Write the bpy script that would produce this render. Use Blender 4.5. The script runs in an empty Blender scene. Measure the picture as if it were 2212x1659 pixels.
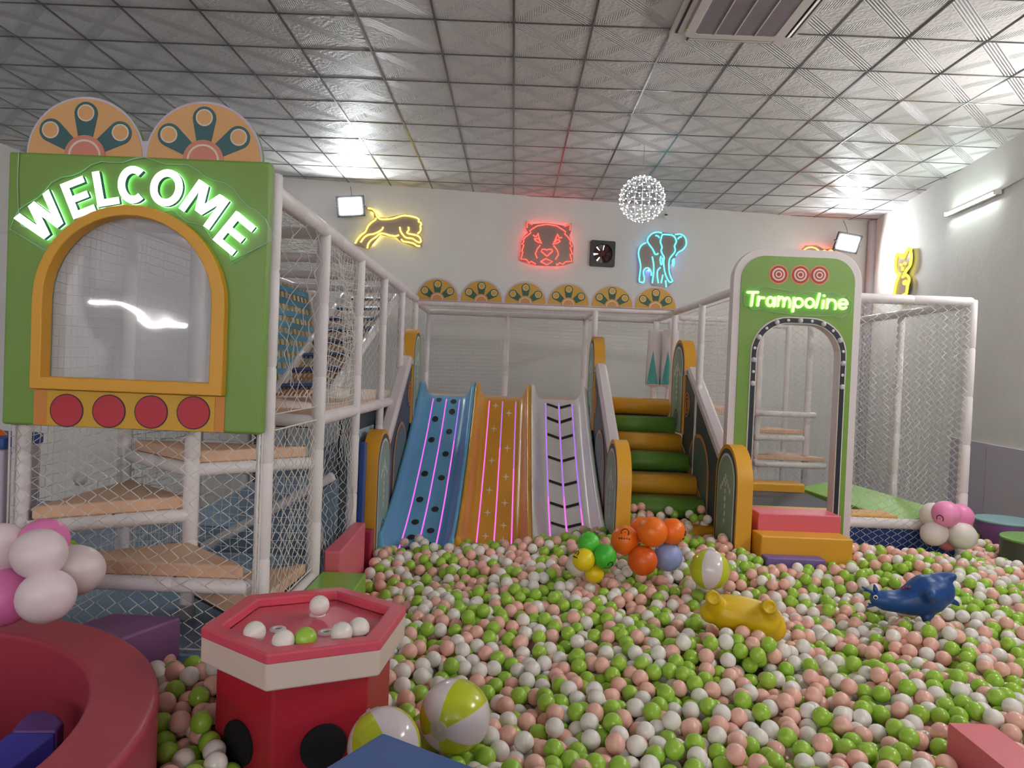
import bpy, bmesh, math, random
import numpy as np
from mathutils import Vector, Matrix
from mathutils.geometry import tessellate_polygon

random.seed(7)
RNG = np.random.default_rng(11)
PI = math.pi
sc = bpy.context.scene
C = sc.collection

# ------------------------------------------------------------------ camera
F_PX, YAW, PITCH, ROLL = 1560.12, 0.001, 0.0178, 0.0403
CAM = np.array([0.0, 0.0, 1.9])
def _rot():
    cy, sy = math.cos(YAW), math.sin(YAW); cp, sp = math.cos(PITCH), math.sin(PITCH); cr, sr = math.cos(ROLL), math.sin(ROLL)
    Rz = np.array([[cy, sy, 0], [-sy, cy, 0], [0, 0, 1]]); B = np.array([[1, 0, 0], [0, 0, -1], [0, 1, 0]], float)
    Rx = np.array([[1, 0, 0], [0, cp, -sp], [0, sp, cp]]); Rr = np.array([[cr, -sr, 0], [sr, cr, 0], [0, 0, 1]])
    return Rr @ Rx @ B @ Rz
R = _rot()
cam_d = bpy.data.cameras.new('camera'); cam = bpy.data.objects.new('camera', cam_d); C.objects.link(cam)
cam_d.sensor_width = 36; cam_d.sensor_fit = 'HORIZONTAL'; cam_d.lens = F_PX / 2212 * 36
cam_d.clip_start = 0.05; cam_d.clip_end = 100
cam.matrix_world = Matrix(((R[0][0], -R[1][0], -R[2][0], CAM[0]), (R[0][1], -R[1][1], -R[2][1], CAM[1]), (R[0][2], -R[1][2], -R[2][2], CAM[2]), (0, 0, 0, 1)))
sc.camera = cam
# ------------------------------------------------------------------ world, exposure
w = bpy.data.worlds.new('world'); sc.world = w; w.use_nodes = True
w.node_tree.nodes['Background'].inputs[0].default_value = (.8, .85, 1, 1)
w.node_tree.nodes['Background'].inputs[1].default_value = 0.02
sc.view_settings.view_transform = 'Standard'; sc.view_settings.look = 'None'; sc.view_settings.gamma = 1
sc.view_settings.use_curve_mapping = False
sc.view_settings.exposure = 0.32
FLOOD_E, TUBE_E, FILL_TUBE_E = 145.0, 60.0, 300.0

# ------------------------------------------------------------------ measuring helpers (photo pixel -> point of the place)
def ray(x, y): return R.T @ np.array([(x - 1106) / F_PX, (y - 829.5) / F_PX, 1.0])
def AY(x, y, Y): d = ray(x, y); return CAM + d * (Y / d[1])
def AX(x, y, X): d = ray(x, y); return CAM + d * (X / d[0])
def AZ(x, y, Z): d = ray(x, y); return CAM + d * ((Z - CAM[2]) / d[2])
def AP(x, y, p, n):
    d = ray(x, y); n = np.array(n); return CAM + d * (np.dot(np.array(p) - CAM, n) / np.dot(d, n))
def PR(X):
    c = R @ (np.array(X, float) - CAM); return 1106 + F_PX * c[0] / c[2], 829.5 + F_PX * c[1] / c[2], c[2]
TW = 0.1425                                  # the room is turned a little against the ceiling grid
CT, ST = 1 / math.hypot(1, TW), TW / math.hypot(1, TW)
WB = np.array([0, 10.92, 0]); NB = np.array([ST, -CT, 0])       # back wall
WR = np.array([4.05, 0, 0]); NR = np.array([-CT, ST, 0])        # right wall
def wall_b(x, y, off=0.03): return AP(x, y, WB + NB * off, NB)
def wall_r(x, y, off=0.03): return AP(x, y, WR + NR * off, NR)

# ------------------------------------------------------------------ materials
def lin(c): return tuple(((v / 255) / 12.92 if v / 255 <= .04045 else ((v / 255 + .055) / 1.055) ** 2.4) for v in c)
_M = {}
def mat(name, rgb, rough=.5, metal=0, spec=.5, emit=None, es=0, bump=0, bscale=60, coat=0, vary=0, alpha=1, sub=0):
    if name in _M: return _M[name]
    m = bpy.data.materials.new(name); m.use_nodes = True; nt = m.node_tree; b = nt.nodes['Principled BSDF']
    c = (*lin(rgb), 1); b.inputs['Base Color'].default_value = c
    b.inputs['Roughness'].default_value = rough; b.inputs['Metallic'].default_value = metal
    b.inputs['Specular IOR Level'].default_value = spec; b.inputs['Coat Weight'].default_value = coat
    b.inputs['Coat Roughness'].default_value = .15
    if alpha < 1: b.inputs['Alpha'].default_value = alpha
    if sub: b.inputs['Subsurface Weight'].default_value = sub; b.inputs['Subsurface Radius'].default_value = (.02, .012, .01)
    if emit: b.inputs['Emission Color'].default_value = (*emit, 1); b.inputs['Emission Strength'].default_value = es
    tc = nt.nodes.new('ShaderNodeTexCoord')
    if bump or vary:
        n = nt.nodes.new('ShaderNodeTexNoise'); n.inputs['Scale'].default_value = bscale; n.inputs['Detail'].default_value = 3
        nt.links.new(tc.outputs['Object'], n.inputs['Vector'])
        if bump:
            bp = nt.nodes.new('ShaderNodeBump'); bp.inputs['Strength'].default_value = bump; bp.inputs['Distance'].default_value = .01
            nt.links.new(n.outputs['Fac'], bp.inputs['Height']); nt.links.new(bp.outputs['Normal'], b.inputs['Normal'])
    if vary:
        n2 = nt.nodes.new('ShaderNodeTexNoise'); n2.inputs['Scale'].default_value = 3; nt.links.new(tc.outputs['Object'], n2.inputs['Vector'])
        mp = nt.nodes.new('ShaderNodeMapRange'); mp.inputs[1].default_value = .3; mp.inputs[2].default_value = .7
        mp.inputs[3].default_value = 1 - vary; mp.inputs[4].default_value = 1 + vary; nt.links.new(n2.outputs['Fac'], mp.inputs[0])
        mx = nt.nodes.new('ShaderNodeMix'); mx.data_type = 'RGBA'; mx.blend_type = 'MULTIPLY'; mx.inputs[0].default_value = 1
        mx.inputs[6].default_value = c; nt.links.new(mp.outputs[0], mx.inputs[7]); nt.links.new(mx.outputs[2], b.inputs['Base Color'])
    _M[name] = m; return m
def glow(name, rgb, s):
    if name in _M: return _M[name]
    m = bpy.data.materials.new(name); m.use_nodes = True; nt = m.node_tree; nt.nodes.clear()
    o = nt.nodes.new('ShaderNodeOutputMaterial'); e = nt.nodes.new('ShaderNodeEmission')
    e.inputs[0].default_value = (*rgb, 1); e.inputs[1].default_value = s; nt.links.new(e.outputs[0], o.inputs[0]); _M[name] = m; return m
def film(name, tint, gloss, rough, bump=0, haze=0.0):
    m = bpy.data.materials.new(name); m.use_nodes = True; nt = m.node_tree; nt.nodes.clear()
    o = nt.nodes.new('ShaderNodeOutputMaterial'); t = nt.nodes.new('ShaderNodeBsdfTransparent'); t.inputs[0].default_value = (*tint, 1)
    g = nt.nodes.new('ShaderNodeBsdfGlossy'); g.inputs['Roughness'].default_value = rough
    mx = nt.nodes.new('ShaderNodeMixShader'); fr = nt.nodes.new('ShaderNodeFresnel'); fr.inputs[0].default_value = gloss
    d = nt.nodes.new('ShaderNodeBsdfDiffuse'); d.inputs[0].default_value = (.8, .8, .85, 1); m2 = nt.nodes.new('ShaderNodeMixShader'); m2.inputs[0].default_value = haze
    nt.links.new(t.outputs[0], m2.inputs[1]); nt.links.new(d.outputs[0], m2.inputs[2])
    nt.links.new(fr.outputs[0], mx.inputs[0]) if gloss > 1 else setattr(mx.inputs[0], 'default_value', gloss); nt.links.new(m2.outputs[0], mx.inputs[1]); nt.links.new(g.outputs[0], mx.inputs[2]); nt.links.new(mx.outputs[0], o.inputs[0])
    if bump:
        tc = nt.nodes.new('ShaderNodeTexCoord'); n = nt.nodes.new('ShaderNodeTexNoise'); n.inputs['Scale'].default_value = 2.2; n.inputs['Detail'].default_value = 1
        bp = nt.nodes.new('ShaderNodeBump'); bp.inputs['Strength'].default_value = bump; bp.inputs['Distance'].default_value = .05
        nt.links.new(tc.outputs['Object'], n.inputs[0]); nt.links.new(n.outputs['Fac'], bp.inputs['Height']); nt.links.new(bp.outputs[0], g.inputs['Normal'])
    return m

def tile_material():
    m = mat('ceiling_tile', (214, 211, 210), .5, spec=.4); nt = m.node_tree; b = nt.nodes['Principled BSDF']; L = nt.links.new
    tc = [n for n in nt.nodes if n.type == 'TEX_COORD'][0]; sp = nt.nodes.new('ShaderNodeSeparateXYZ'); L(tc.outputs['Object'], sp.inputs[0])
    def op(o, a, bb=None, cl=False):
        n = nt.nodes.new('ShaderNodeMath'); n.operation = o; n.use_clamp = cl
        for i, v in enumerate((a, bb)):
            if v is None: continue
            if isinstance(v, (int, float)): n.inputs[i].default_value = v
            else: L(v, n.inputs[i])
        return n.outputs[0]
    x, y = sp.outputs[0], sp.outputs[1]
    u = op('MULTIPLY', op('ADD', x, y), .7071); v = op('MULTIPLY', op('SUBTRACT', x, y), .7071)
    au, av = op('ABSOLUTE', u), op('ABSOLUTE', v)
    def below(a, t): return op('LESS_THAN', a, t)
    band1 = op('MULTIPLY', below(av, .052), op('SINE', op('MULTIPLY', v, 2 * PI / .021)))
    notb = op('SUBTRACT', 1, below(av, .06))
    dots = op('MULTIPLY', op('SINE', op('MULTIPLY', u, 2 * PI / .024)), op('SINE', op('MULTIPLY', v, 2 * PI / .024)))
    band2 = op('MULTIPLY', op('MULTIPLY', below(au, .045), notb), dots)
    l1 = op('MULTIPLY', op('MULTIPLY', below(op('ABSOLUTE', op('SUBTRACT', au, .062)), .005), notb), 1.2)
    l2 = op('MULTIPLY', below(op('ABSOLUTE', op('SUBTRACT', av, .07)), .005), 1.2)
    n = nt.nodes.new('ShaderNodeTexNoise'); n.inputs['Scale'].default_value = 26; n.inputs['Detail'].default_value = 2; L(tc.outputs['Object'], n.inputs['Vector'])
    h = op('ADD', op('ADD', band1, band2), op('ADD', op('ADD', l1, l2), op('MULTIPLY', n.outputs['Fac'], 1.6)))
    bp = nt.nodes.new('ShaderNodeBump'); bp.inputs['Strength'].default_value = 1; bp.inputs['Distance'].default_value = .007
    L(h, bp.inputs['Height']); L(bp.outputs[0], b.inputs['Normal']); return m
def sleeve_material():
    m = mat('post_sleeve', (236, 229, 231), .42, spec=.45); nt = m.node_tree; b = nt.nodes['Principled BSDF']; L = nt.links.new
    tc = [n for n in nt.nodes if n.type == 'TEX_COORD'][0]
    n = nt.nodes.new('ShaderNodeTexVoronoi'); n.inputs['Scale'].default_value = 24; L(tc.outputs['Object'], n.inputs['Vector'])
    bp = nt.nodes.new('ShaderNodeBump'); bp.inputs['Strength'].default_value = .25; bp.inputs['Distance'].default_value = .006
    L(n.outputs['Distance'], bp.inputs['Height']); L(bp.outputs[0], b.inputs['Normal']); return m

# ------------------------------------------------------------------ mesh builder
class MB:
    def __init__(s): s.v, s.f, s.m, s.s = [], [], [], []
    def add(s, vs, fs, mi=0, sm=False):
        o = len(s.v); s.v += [tuple(map(float, p)) for p in vs]
        for f in fs: s.f.append(tuple(i + o for i in f)); s.m.append(mi); s.s.append(sm)
        return s
    def box(s, a, b, mi=0):
        x0, y0, z0 = a; x1, y1, z1 = b
        return s.add([(x0, y0, z0), (x1, y0, z0), (x1, y1, z0), (x0, y1, z0), (x0, y0, z1), (x1, y0, z1), (x1, y1, z1), (x0, y1, z1)],
                     [(0, 3, 2, 1), (4, 5, 6, 7), (0, 1, 5, 4), (1, 2, 6, 5), (2, 3, 7, 6), (3, 0, 4, 7)], mi)
    def obox(s, c, ax, ay, az, mi=0):            # oriented box from half-axis vectors
        c, ax, ay, az = map(np.array, (c, ax, ay, az)); P = []
        for k in (-1, 1):
            for i, j in ((-1, -1), (1, -1), (1, 1), (-1, 1)): P.append(c + i * ax + j * ay + k * az)
        return s.add(P, [(0, 3, 2, 1), (4, 5, 6, 7), (0, 1, 5, 4), (1, 2, 6, 5), (2, 3, 7, 6), (3, 0, 4, 7)], mi)
    def tube(s, pts, r, n=8, mi=0, closed=False, caps=True):
        P = [np.array(p, float) for p in pts]; N = len(P); rr = r if isinstance(r, (list, tuple, np.ndarray)) else [r] * N
        T = []
        for i in range(N):
            a = P[(i - 1) % N] if (closed or i > 0) else P[i]; b = P[(i + 1) % N] if (closed or i < N - 1) else P[i]
            t = b - a; l = np.linalg.norm(t); T.append(t / l if l > 1e-9 else np.array([0, 0, 1.]))
        ref = np.array([0, 0, 1.]) if abs(T[0][2]) < .9 else np.array([1., 0, 0]); u = np.cross(T[0], ref); u /= np.linalg.norm(u)
        V = []
        for i in range(N):
            u = u - T[i] * np.dot(u, T[i]); l = np.linalg.norm(u); u = u / l if l > 1e-9 else u; w_ = np.cross(T[i], u)
            for k in range(n):
                a = 2 * PI * k / n; V.append(P[i] + rr[i] * (math.cos(a) * u + math.sin(a) * w_))
        Fc = []
        for i in range(N if closed else N - 1):
            j = (i + 1) % N
            for k in range(n): Fc.append((i * n + k, i * n + (k + 1) % n, j * n + (k + 1) % n, j * n + k))
        if caps and not closed: Fc.append(tuple(range(n))[::-1]); Fc.append(tuple((N - 1) * n + k for k in range(n)))
        return s.add(V, Fc, mi, True)
    def lathe(s, prof, n=24, o=(0, 0, 0), axis=(0, 0, 1), mi=0, arc=None):   # prof [(r, t)] about an axis
        a = np.array(axis, float); a /= np.linalg.norm(a); ref = np.array([1., 0, 0]) if abs(a[0]) < .9 else np.array([0, 1., 0])
        u = np.cross(a, ref); u /= np.linalg.norm(u); v = np.cross(a, u); o = np.array(o, float); V = []
        for r, t in prof:
            for k in range(n): q = 2 * PI * k / n; V.append(o + a * t + r * (math.cos(q) * u + math.sin(q) * v))
        Fc = [(i * n + k, i * n + (k + 1) % n, (i + 1) * n + (k + 1) % n, (i + 1) * n + k) for i in range(len(prof) - 1) for k in range(n)]
        return s.add(V, Fc, mi, True)
    def ball(s, c, r, nu=24, nv=16, mi=0, M=None, fmat=None):
        r = np.array(r if isinstance(r, (list, tuple)) else (r, r, r), float); V = []; Fc = []
        for i in range(nv + 1):
            th = PI * i / nv
            for k in range(nu):
                q = 2 * PI * k / nu; p = np.array([math.sin(th) * math.cos(q), math.sin(th) * math.sin(q), math.cos(th)]) * r
                if M is not None: p = M @ p
                V.append(p + np.array(c))
        o = len(s.v)
        s.v += [tuple(map(float, p)) for p in V]
        for i in range(nv):
            for k in range(nu):
                a, b, c2, d = i * nu + k, (i + 1) * nu + k, (i + 1) * nu + (k + 1) % nu, i * nu + (k + 1) % nu
                s.f.append(tuple(x + o for x in ((a, b, c2) if i == 0 else (a, b, d) if i == nv - 1 else (a, b, c2, d))))
                s.m.append(fmat(k / nu, i / nv) if fmat else mi); s.s.append(True)
        return s
    def plate(s, loops, fn, t0, t1, mi=0, mside=None, sm=False):  # loops: outer then holes; fn(a, b, t) -> point
        L3 = [[Vector((a, b, 0)) for a, b in lp] for lp in loops]; flat = [p for lp in loops for p in lp]; n = len(flat)
        tri = tessellate_polygon(L3); V = [fn(a, b, t0) for a, b in flat] + [fn(a, b, t1) for a, b in flat]
        s.add(V, [tuple(t) for t in tri] + [tuple(i + n for i in reversed(t)) for t in tri], mi)
        o = len(s.v) - 2 * n; k = 0
        for lp in loops:
            m = len(lp)
            for i in range(m):
                j = (i + 1) % m; s.f.append((o + k + i, o + k + j, o + n + k + j, o + n + k + i)); s.m.append(mi if mside is None else mside); s.s.append(sm)
            k += m
        return s
    def build(s, name, mats, parent=None, bevel=0, loc=None):
        me = bpy.data.meshes.new(name); V = s.v
        if parent is None:
            A = np.array(V); lo, hi = A.min(0), A.max(0); base = np.array([(lo[0] + hi[0]) / 2, (lo[1] + hi[1]) / 2, lo[2]]) if loc is None else np.array(loc, float); V = (A - base).tolist()
        me.from_pydata(V, [], s.f)
        for m in (mats if isinstance(mats, (list, tuple)) else [mats]): me.materials.append(m)
        me.polygons.foreach_set('material_index', s.m); me.polygons.foreach_set('use_smooth', s.s)
        bm = bmesh.new(); bm.from_mesh(me); bmesh.ops.recalc_face_normals(bm, faces=bm.faces); bm.to_mesh(me); bm.free(); me.update()
        o = bpy.data.objects.new(name, me); C.objects.link(o)
        if parent is None: o.location = base
        else:
            o.parent = parent
            if parent.parent is None: o.location = -parent.location
        if bevel:
            b = o.modifiers.new('bevel', 'BEVEL'); b.width = bevel; b.segments = 3; b.limit_method = 'ANGLE'; b.angle_limit = .6; b.harden_normals = True
            me.polygons.foreach_set('use_smooth', [True] * len(me.polygons))
        return o
def tag(o, label, cat, group=None, kind=None):
    if label: o['label'] = label
    if cat: o['category'] = cat
    if group: o['group'] = group
    if kind: o['kind'] = kind
    return o
def thing(name, loc, label, cat, group=None):
    o = bpy.data.objects.new(name, None); C.objects.link(o); o.location = loc; o.empty_display_size = .1
    return tag(o, label, cat, group)
def struct(o): o['kind'] = 'structure'; return o
def lab(o, l): o['label'] = l; return o
def circ(cx, cy, r, n=32, ry=None, a0=0, a1=2 * PI):
    full = abs(a1 - a0 - 2 * PI) < 1e-6; m = n if full else n + 1
    return [(cx + r * math.cos(a0 + (a1 - a0) * i / n), cy + (ry or r) * math.sin(a0 + (a1 - a0) * i / n)) for i in range(m)]
def smooth(P, k=5, closed=False):
    P = [np.array(p, float) for p in P]; N = len(P); out = []
    for i in range(N if closed else N - 1):
        p0 = P[(i - 1) % N] if closed or i > 0 else 2 * P[i] - P[i + 1]; p1 = P[i]; p2 = P[(i + 1) % N]
        p3 = P[(i + 2) % N] if closed or i + 2 < N else 2 * p2 - p1
        for j in range(k):
            t = j / k; out.append(.5 * ((2 * p1) + (p2 - p0) * t + (2 * p0 - 5 * p1 + 4 * p2 - p3) * t * t + (3 * p1 - p0 - 3 * p2 + p3) * t ** 3))
    if not closed: out.append(P[-1])
    return out
def XZ(y0): return lambda a, b, t: (a, y0 + t, b)
def YZ(x0): return lambda a, b, t: (x0 + t, a, b)
def arch(x0, x1, z0, z1, r, n=10):                # rounded-top outline
    return [(x0, z0), (x1, z0)] + [(x1 - r + r * math.cos(q), z1 - r + r * math.sin(q)) for q in np.linspace(0, PI / 2, n)] + \
           [(x0 + r + r * math.cos(q), z1 - r + r * math.sin(q)) for q in np.linspace(PI / 2, PI, n)]
def ribbon2(P, t, cap=True):                      # outline of a stroke with round caps
    P = [np.array(p, float) for p in P]; L, Rr = [], []
    for i, p in enumerate(P):
        d = (P[min(i + 1, len(P) - 1)] - P[max(i - 1, 0)]); d = d / np.linalg.norm(d); n = np.array([-d[1], d[0]]) * t / 2; L.append(p + n); Rr.append(p - n)
    d1 = P[-1] - P[-2]; d0 = P[0] - P[1]; a1 = math.atan2(d1[1], d1[0]); a0 = math.atan2(d0[1], d0[0]); h = PI / 2
    e1 = [P[-1] + t / 2 * np.array([math.cos(a1 + q), math.sin(a1 + q)]) for q in np.linspace(h, -h, 7)[1:-1]] if cap else []
    e0 = [P[0] + t / 2 * np.array([math.cos(a0 + q), math.sin(a0 + q)]) for q in np.linspace(h, -h, 7)[1:-1]] if cap else []
    return [tuple(p) for p in L + e1 + Rr[::-1] + e0]
def glyph(ch, w, h, t, soft):                       # list of [outer, hole...] loops, centred on the origin
    X = lambda x: -w / 2 + t / 2 + x * (w - t); Y = lambda y: -h / 2 + t / 2 + y * (h - t); out = []
    def pl(*P, sm=True): Q = [(X(a), Y(b)) for a, b in P]; out.append([ribbon2([tuple(q) for q in smooth(Q, 5)] if sm and len(Q) > 2 else Q, t, soft)])
    def ring(cx, cy, rx, ry): out.append([circ(X(cx), Y(cy), rx * (w - t) + t / 2, 28, ry=ry * (h - t) + t / 2), circ(X(cx), Y(cy), max(rx * (w - t) - t / 2, .001), 28, ry=max(ry * (h - t) - t / 2, .001))])
    def arc(cx, cy, rx, ry, a, b): out.append([ribbon2([(X(cx + rx * math.cos(q)), Y(cy + ry * math.sin(q))) for q in np.linspace(math.radians(a), math.radians(b), 26)], t, soft)])
    def bar(x0, y0, x1, y1): out.append([[(x0, y0), (x1, y0), (x1, y1), (x0, y1)]])
    def diag(xb, xt, k): out.append([[(xb - k, -h / 2), (xb + k, -h / 2), (xt + k, h / 2), (xt - k, h / 2)]])
    if not soft:
        if ch == 'W':
            k = t * .53
            for xb, xt in ((-.23, -.5), (-.23, 0), (.23, 0), (.23, .5)): diag(xb * (w - 2 * k), xt * (w - 2 * k), k)
        elif ch == 'M':
            bar(-w / 2, -h / 2, -w / 2 + t * .95, h / 2); bar(w / 2 - t * .95, -h / 2, w / 2, h / 2); k = t * .56
            for sg in (-1, 1): out.append([[(-k * 1.0, -h * .28), (k * 1.0, -h * .28), (sg * (w / 2 - t) + k * 1.1, h / 2), (sg * (w / 2 - t) - k * 1.1, h / 2)]])
        elif ch == 'E':
            bar(-w / 2, -h / 2, -w / 2 + t, h / 2)
            for y in (-h / 2, -t * .45, h / 2 - t * .9): bar(-w / 2 + t * .9, y, w / 2 - (t * .2 if abs(y + t * .45) < 1e-6 else 0), y + t * .9)
        elif ch == 'L': bar(-w / 2, -h / 2, -w / 2 + t, h / 2); bar(-w / 2 + t * .9, -h / 2, w / 2, -h / 2 + t * .92)
        elif ch == 'C': arc(.56, .5, .56, .5, 48, 312)
        elif ch == 'O': ring(.5, .5, .5, .5)
    else:
        if ch == 'T': pl((0, .93), (1, 1)); pl((.52, .96), (.48, 0))
        elif ch == 'r': pl((.1, 1), (.1, 0)); pl((.1, .45), (.35, .9), (1, .95))
        elif ch == 'a': ring(.42, .5, .42, .5); pl((1, 1), (1, 0))
        elif ch == 'm': pl((0, 1), (0, 0)); pl((0, .5), (.14, .92), (.36, .92), (.5, .5), (.5, 0)); pl((.5, .5), (.64, .92), (.86, .92), (1, .5), (1, 0))
        elif ch == 'n': pl((0, 1), (0, 0)); pl((0, .5), (.25, .95), (.75, .95), (1, .5), (1, 0))
        elif ch == 'p': pl((0, 1), (0, 0)); ring(.55, .68, .45, .32)
        elif ch == 'o': ring(.5, .5, .5, .5)
        elif ch == 'l': pl((.8, 1), (.2, 0))
        elif ch == 'i': pl((.5, .58), (.4, 0)); out.append([circ(X(.6), Y(1), t * .52, 14)])
        elif ch == 'e': pl((.06, .47), (.94, .56)); arc(.5, .5, .5, .5, 8, 318)
    return out
def net(P00, P10, P11, P01, cell=.05, r=.0016, sag=.03, seed=0, style='diamond', jit=.1):
    P00, P10, P11, P01 = [np.array(p, float) for p in (P00, P10, P11, P01)]; g = np.random.default_rng(seed)
    W = (np.linalg.norm(P10 - P00) + np.linalg.norm(P11 - P01)) / 2; H = (np.linalg.norm(P01 - P00) + np.linalg.norm(P11 - P10)) / 2
    nu, nv = max(2, round(W / cell)), max(2, round(H / (cell * (.62 if style == 'diamond' else 1))))
    nrm = np.cross(P10 - P00, P01 - P00); nrm /= np.linalg.norm(nrm); ph = g.uniform(0, 6.28, 6)
    eu = (P10 - P00) / np.linalg.norm(P10 - P00); ev = (P01 - P00) / np.linalg.norm(P01 - P00)
    def pt(u, v):
        u = min(1, max(0, u)); v = min(1, max(0, v))
        b = (P00 * (1 - u) + P10 * u) * (1 - v) + (P01 * (1 - u) + P11 * u) * v; e = 16 * u * (1 - u) * v * (1 - v)
        wv = math.sin(3.1 * u * 2 + ph[0]) * math.sin(2.3 * v * 2 + ph[1]) + .6 * math.sin(7 * u + 4 * v + ph[2])
        return b + nrm * sag * e * wv + ev * (.6 * sag * e * math.sin(5 * u + ph[3])) + eu * (.5 * sag * e * math.sin(4 * v + 3 * u + ph[4])) + g.normal(0, cell * jit * .35, 3) * min(1, e * 3)
    m = MB()
    if style == 'diamond':
        for k in range(nu + 1):
            m.tube([pt((k + (.42 if (j + k) % 2 else -.42)) / nu, j / nv) for j in range(nv + 1)], r, 3, caps=False)
    else:
        G = [[pt(i / nu, j / nv) for j in range(nv + 1)] for i in range(nu + 1)]
        for i in range(nu + 1): m.tube(G[i], r, 3, caps=False)
        for j in range(nv + 1): m.tube([G[i][j] for i in range(nu + 1)], r, 3, caps=False)
    m.tube([P00, P10, P11, P01], r * 2, 4, closed=True)
    return m
def sleeve(a, b, r, seg=.42, n=14):               # padded sleeve over a pipe, with seams
    a, b = np.array(a, float), np.array(b, float); L = np.linalg.norm(b - a); k = max(1, round(L / seg)); ts, rs = [], []
    for i in range(k):
        t0, t1 = i / k, (i + 1) / k; e = .006 / L
        ts += [t0 + e * .2, t0 + 2 * e, t0 + .5 * (t1 - t0), t1 - 2 * e, t1 - e * .2]; rs += [r * .9, r, r * 1.015, r, r * .9]
    return MB().tube([a + (b - a) * t for t in ts], rs, n)

WHITE_SLEEVE = sleeve_material()
NETM = mat('net_cord', (236, 232, 228), .7)
# ------------------------------------------------------------------ the room
FLOOR_Z, CEIL_Z = 0.2, 4.55
plaster = mat('plaster_wall', (226, 223, 219), .75, bump=.35, bscale=9, vary=.02)
def wall(name, p, n, half, z0=0.0, z1=5.0, mid=0.0, m=plaster):
    p, n = np.array(p, float), np.array(n, float); t = np.array([-n[1], n[0], 0]); c = p - n * .1 + t * mid; c[2] = (z0 + z1) / 2
    return struct(MB().obox(c, t * half, n * .1, (0, 0, (z1 - z0) / 2)).build(name, m))
wall('wall_back', WB, NB, 8.2)
wall('wall_right', WR, NR, 12.5)
WL = np.array([-8.0, 0, 0]); wall('wall_left', WL, -NR, 12.5)
wall('wall_front', (0, -8.0, 0), (ST * -1, CT, 0), 9)
struct(MB().box((-10.5, -10, 0), (7, 12.6, FLOOR_Z)).build('floor', mat('foam_floor', (120, 128, 140), .7, bump=.1)))
ceil = struct(MB().box((-10.5, -10, 4.60), (7, 12.6, 4.70)).build('ceiling', mat('ceiling_void', (60, 58, 58), .8)))
TM = tile_material(); TX, TY, TS = -.1024, 5.5422, .6
def inside(x, y):
    return np.dot(np.array([x, y, 0]) - WB, NB) > 0.0 and np.dot(np.array([x, y, 0]) - WR, NR) > 0.0 and np.dot(np.array([x, y, 0]) - WL, -NR) > 0.0
tile_me = MB().box((-.293, -.293, 0), (.293, .293, .012)).build('tile_template', TM, loc=(0, 0, 0)); tile_mesh = tile_me.data; bpy.data.objects.remove(tile_me)
rest = MB(); n_t = 0
AC_BOX = (1.09, 2.02, 4.70, 5.62)
for i in range(-17, 11):
    for j in range(-25, 11):
        cx, cy = TX + TS * (i + .5), TY + TS * (j + .5)
        cs = [(cx - .3, cy - .3), (cx + .3, cy - .3), (cx + .3, cy + .3), (cx - .3, cy + .3)]
        ins = [inside(*q) for q in cs]
        if not any(ins): continue
        vis = False
        for q in cs + [(cx, cy)]:
            if q[1] > .6:
                px, py, d = PR((q[0], q[1], CEIL_Z))
                if -30 < px < 2240 and -30 < py < 560: vis = True
        if vis and n_t < 300:
            o = bpy.data.objects.new('tile', tile_mesh); C.objects.link(o); o.parent = ceil; o.location = Vector((cx, cy, CEIL_Z + random.uniform(0, .003))) - ceil.location; n_t += 1
        else: rest.box((cx - .29, cy - .29, CEIL_Z), (cx + .29, cy + .29, CEIL_Z + .012))
r_ = rest.build('tile_field', TM, ceil); r_['kind'] = 'stuff'
BARM = mat('ceiling_bar', (120, 118, 120), .22, metal=.9)
for i in range(-17, 11):
    x = TX + TS * i; b = MB().box((x - .0085, -9, CEIL_Z - .004), (x + .0085, 12.4, CEIL_Z + .03)); b.build('grid_bar', BARM, ceil)
for j in range(-24, 12):
    y = TY + TS * j; b = MB().box((-10, y - .0085, CEIL_Z - .0035), (6.6, y + .0085, CEIL_Z + .03)); b.build('grid_bar', BARM, ceil)
# corner pipe, wall cladding
pc = AP(1884, 550, WB + NB * .09, NB); struct(MB().lathe([(.075, 0), (.075, 4.34)], 20, (pc[0], pc[1], .2)).build('trim_1', mat('grey_pipe', (184, 182, 188), .5)))
LAV = mat('lavender_panel', (188, 180, 196), .55, bump=.05, bscale=20)
for k in range(6):
    y0 = 8.63 - k * .845 - .835; y1 = 8.63 - k * .845
    q = lambda y, o: np.array([4.05 + TW * y, y, 0]) + NR * o
    a, b = q(y0, .0), q(y1, .0); c = (a + b) / 2 + NR * .012; c[2] = .77; h = (b - a) / 2
    struct(MB().obox(c, h, NR * .012, (0, 0, .555)).build('trim_%d' % (k + 2), LAV, bevel=.004))
# raised floor of the climbing tower
struct(MB().box((-7.6, 3.37, FLOOR_Z), (-1.36, 10.4, .5)).build('floor_raised', mat('blue_mat', (150, 180, 208), .5, bump=.1, bscale=30)))
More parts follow.
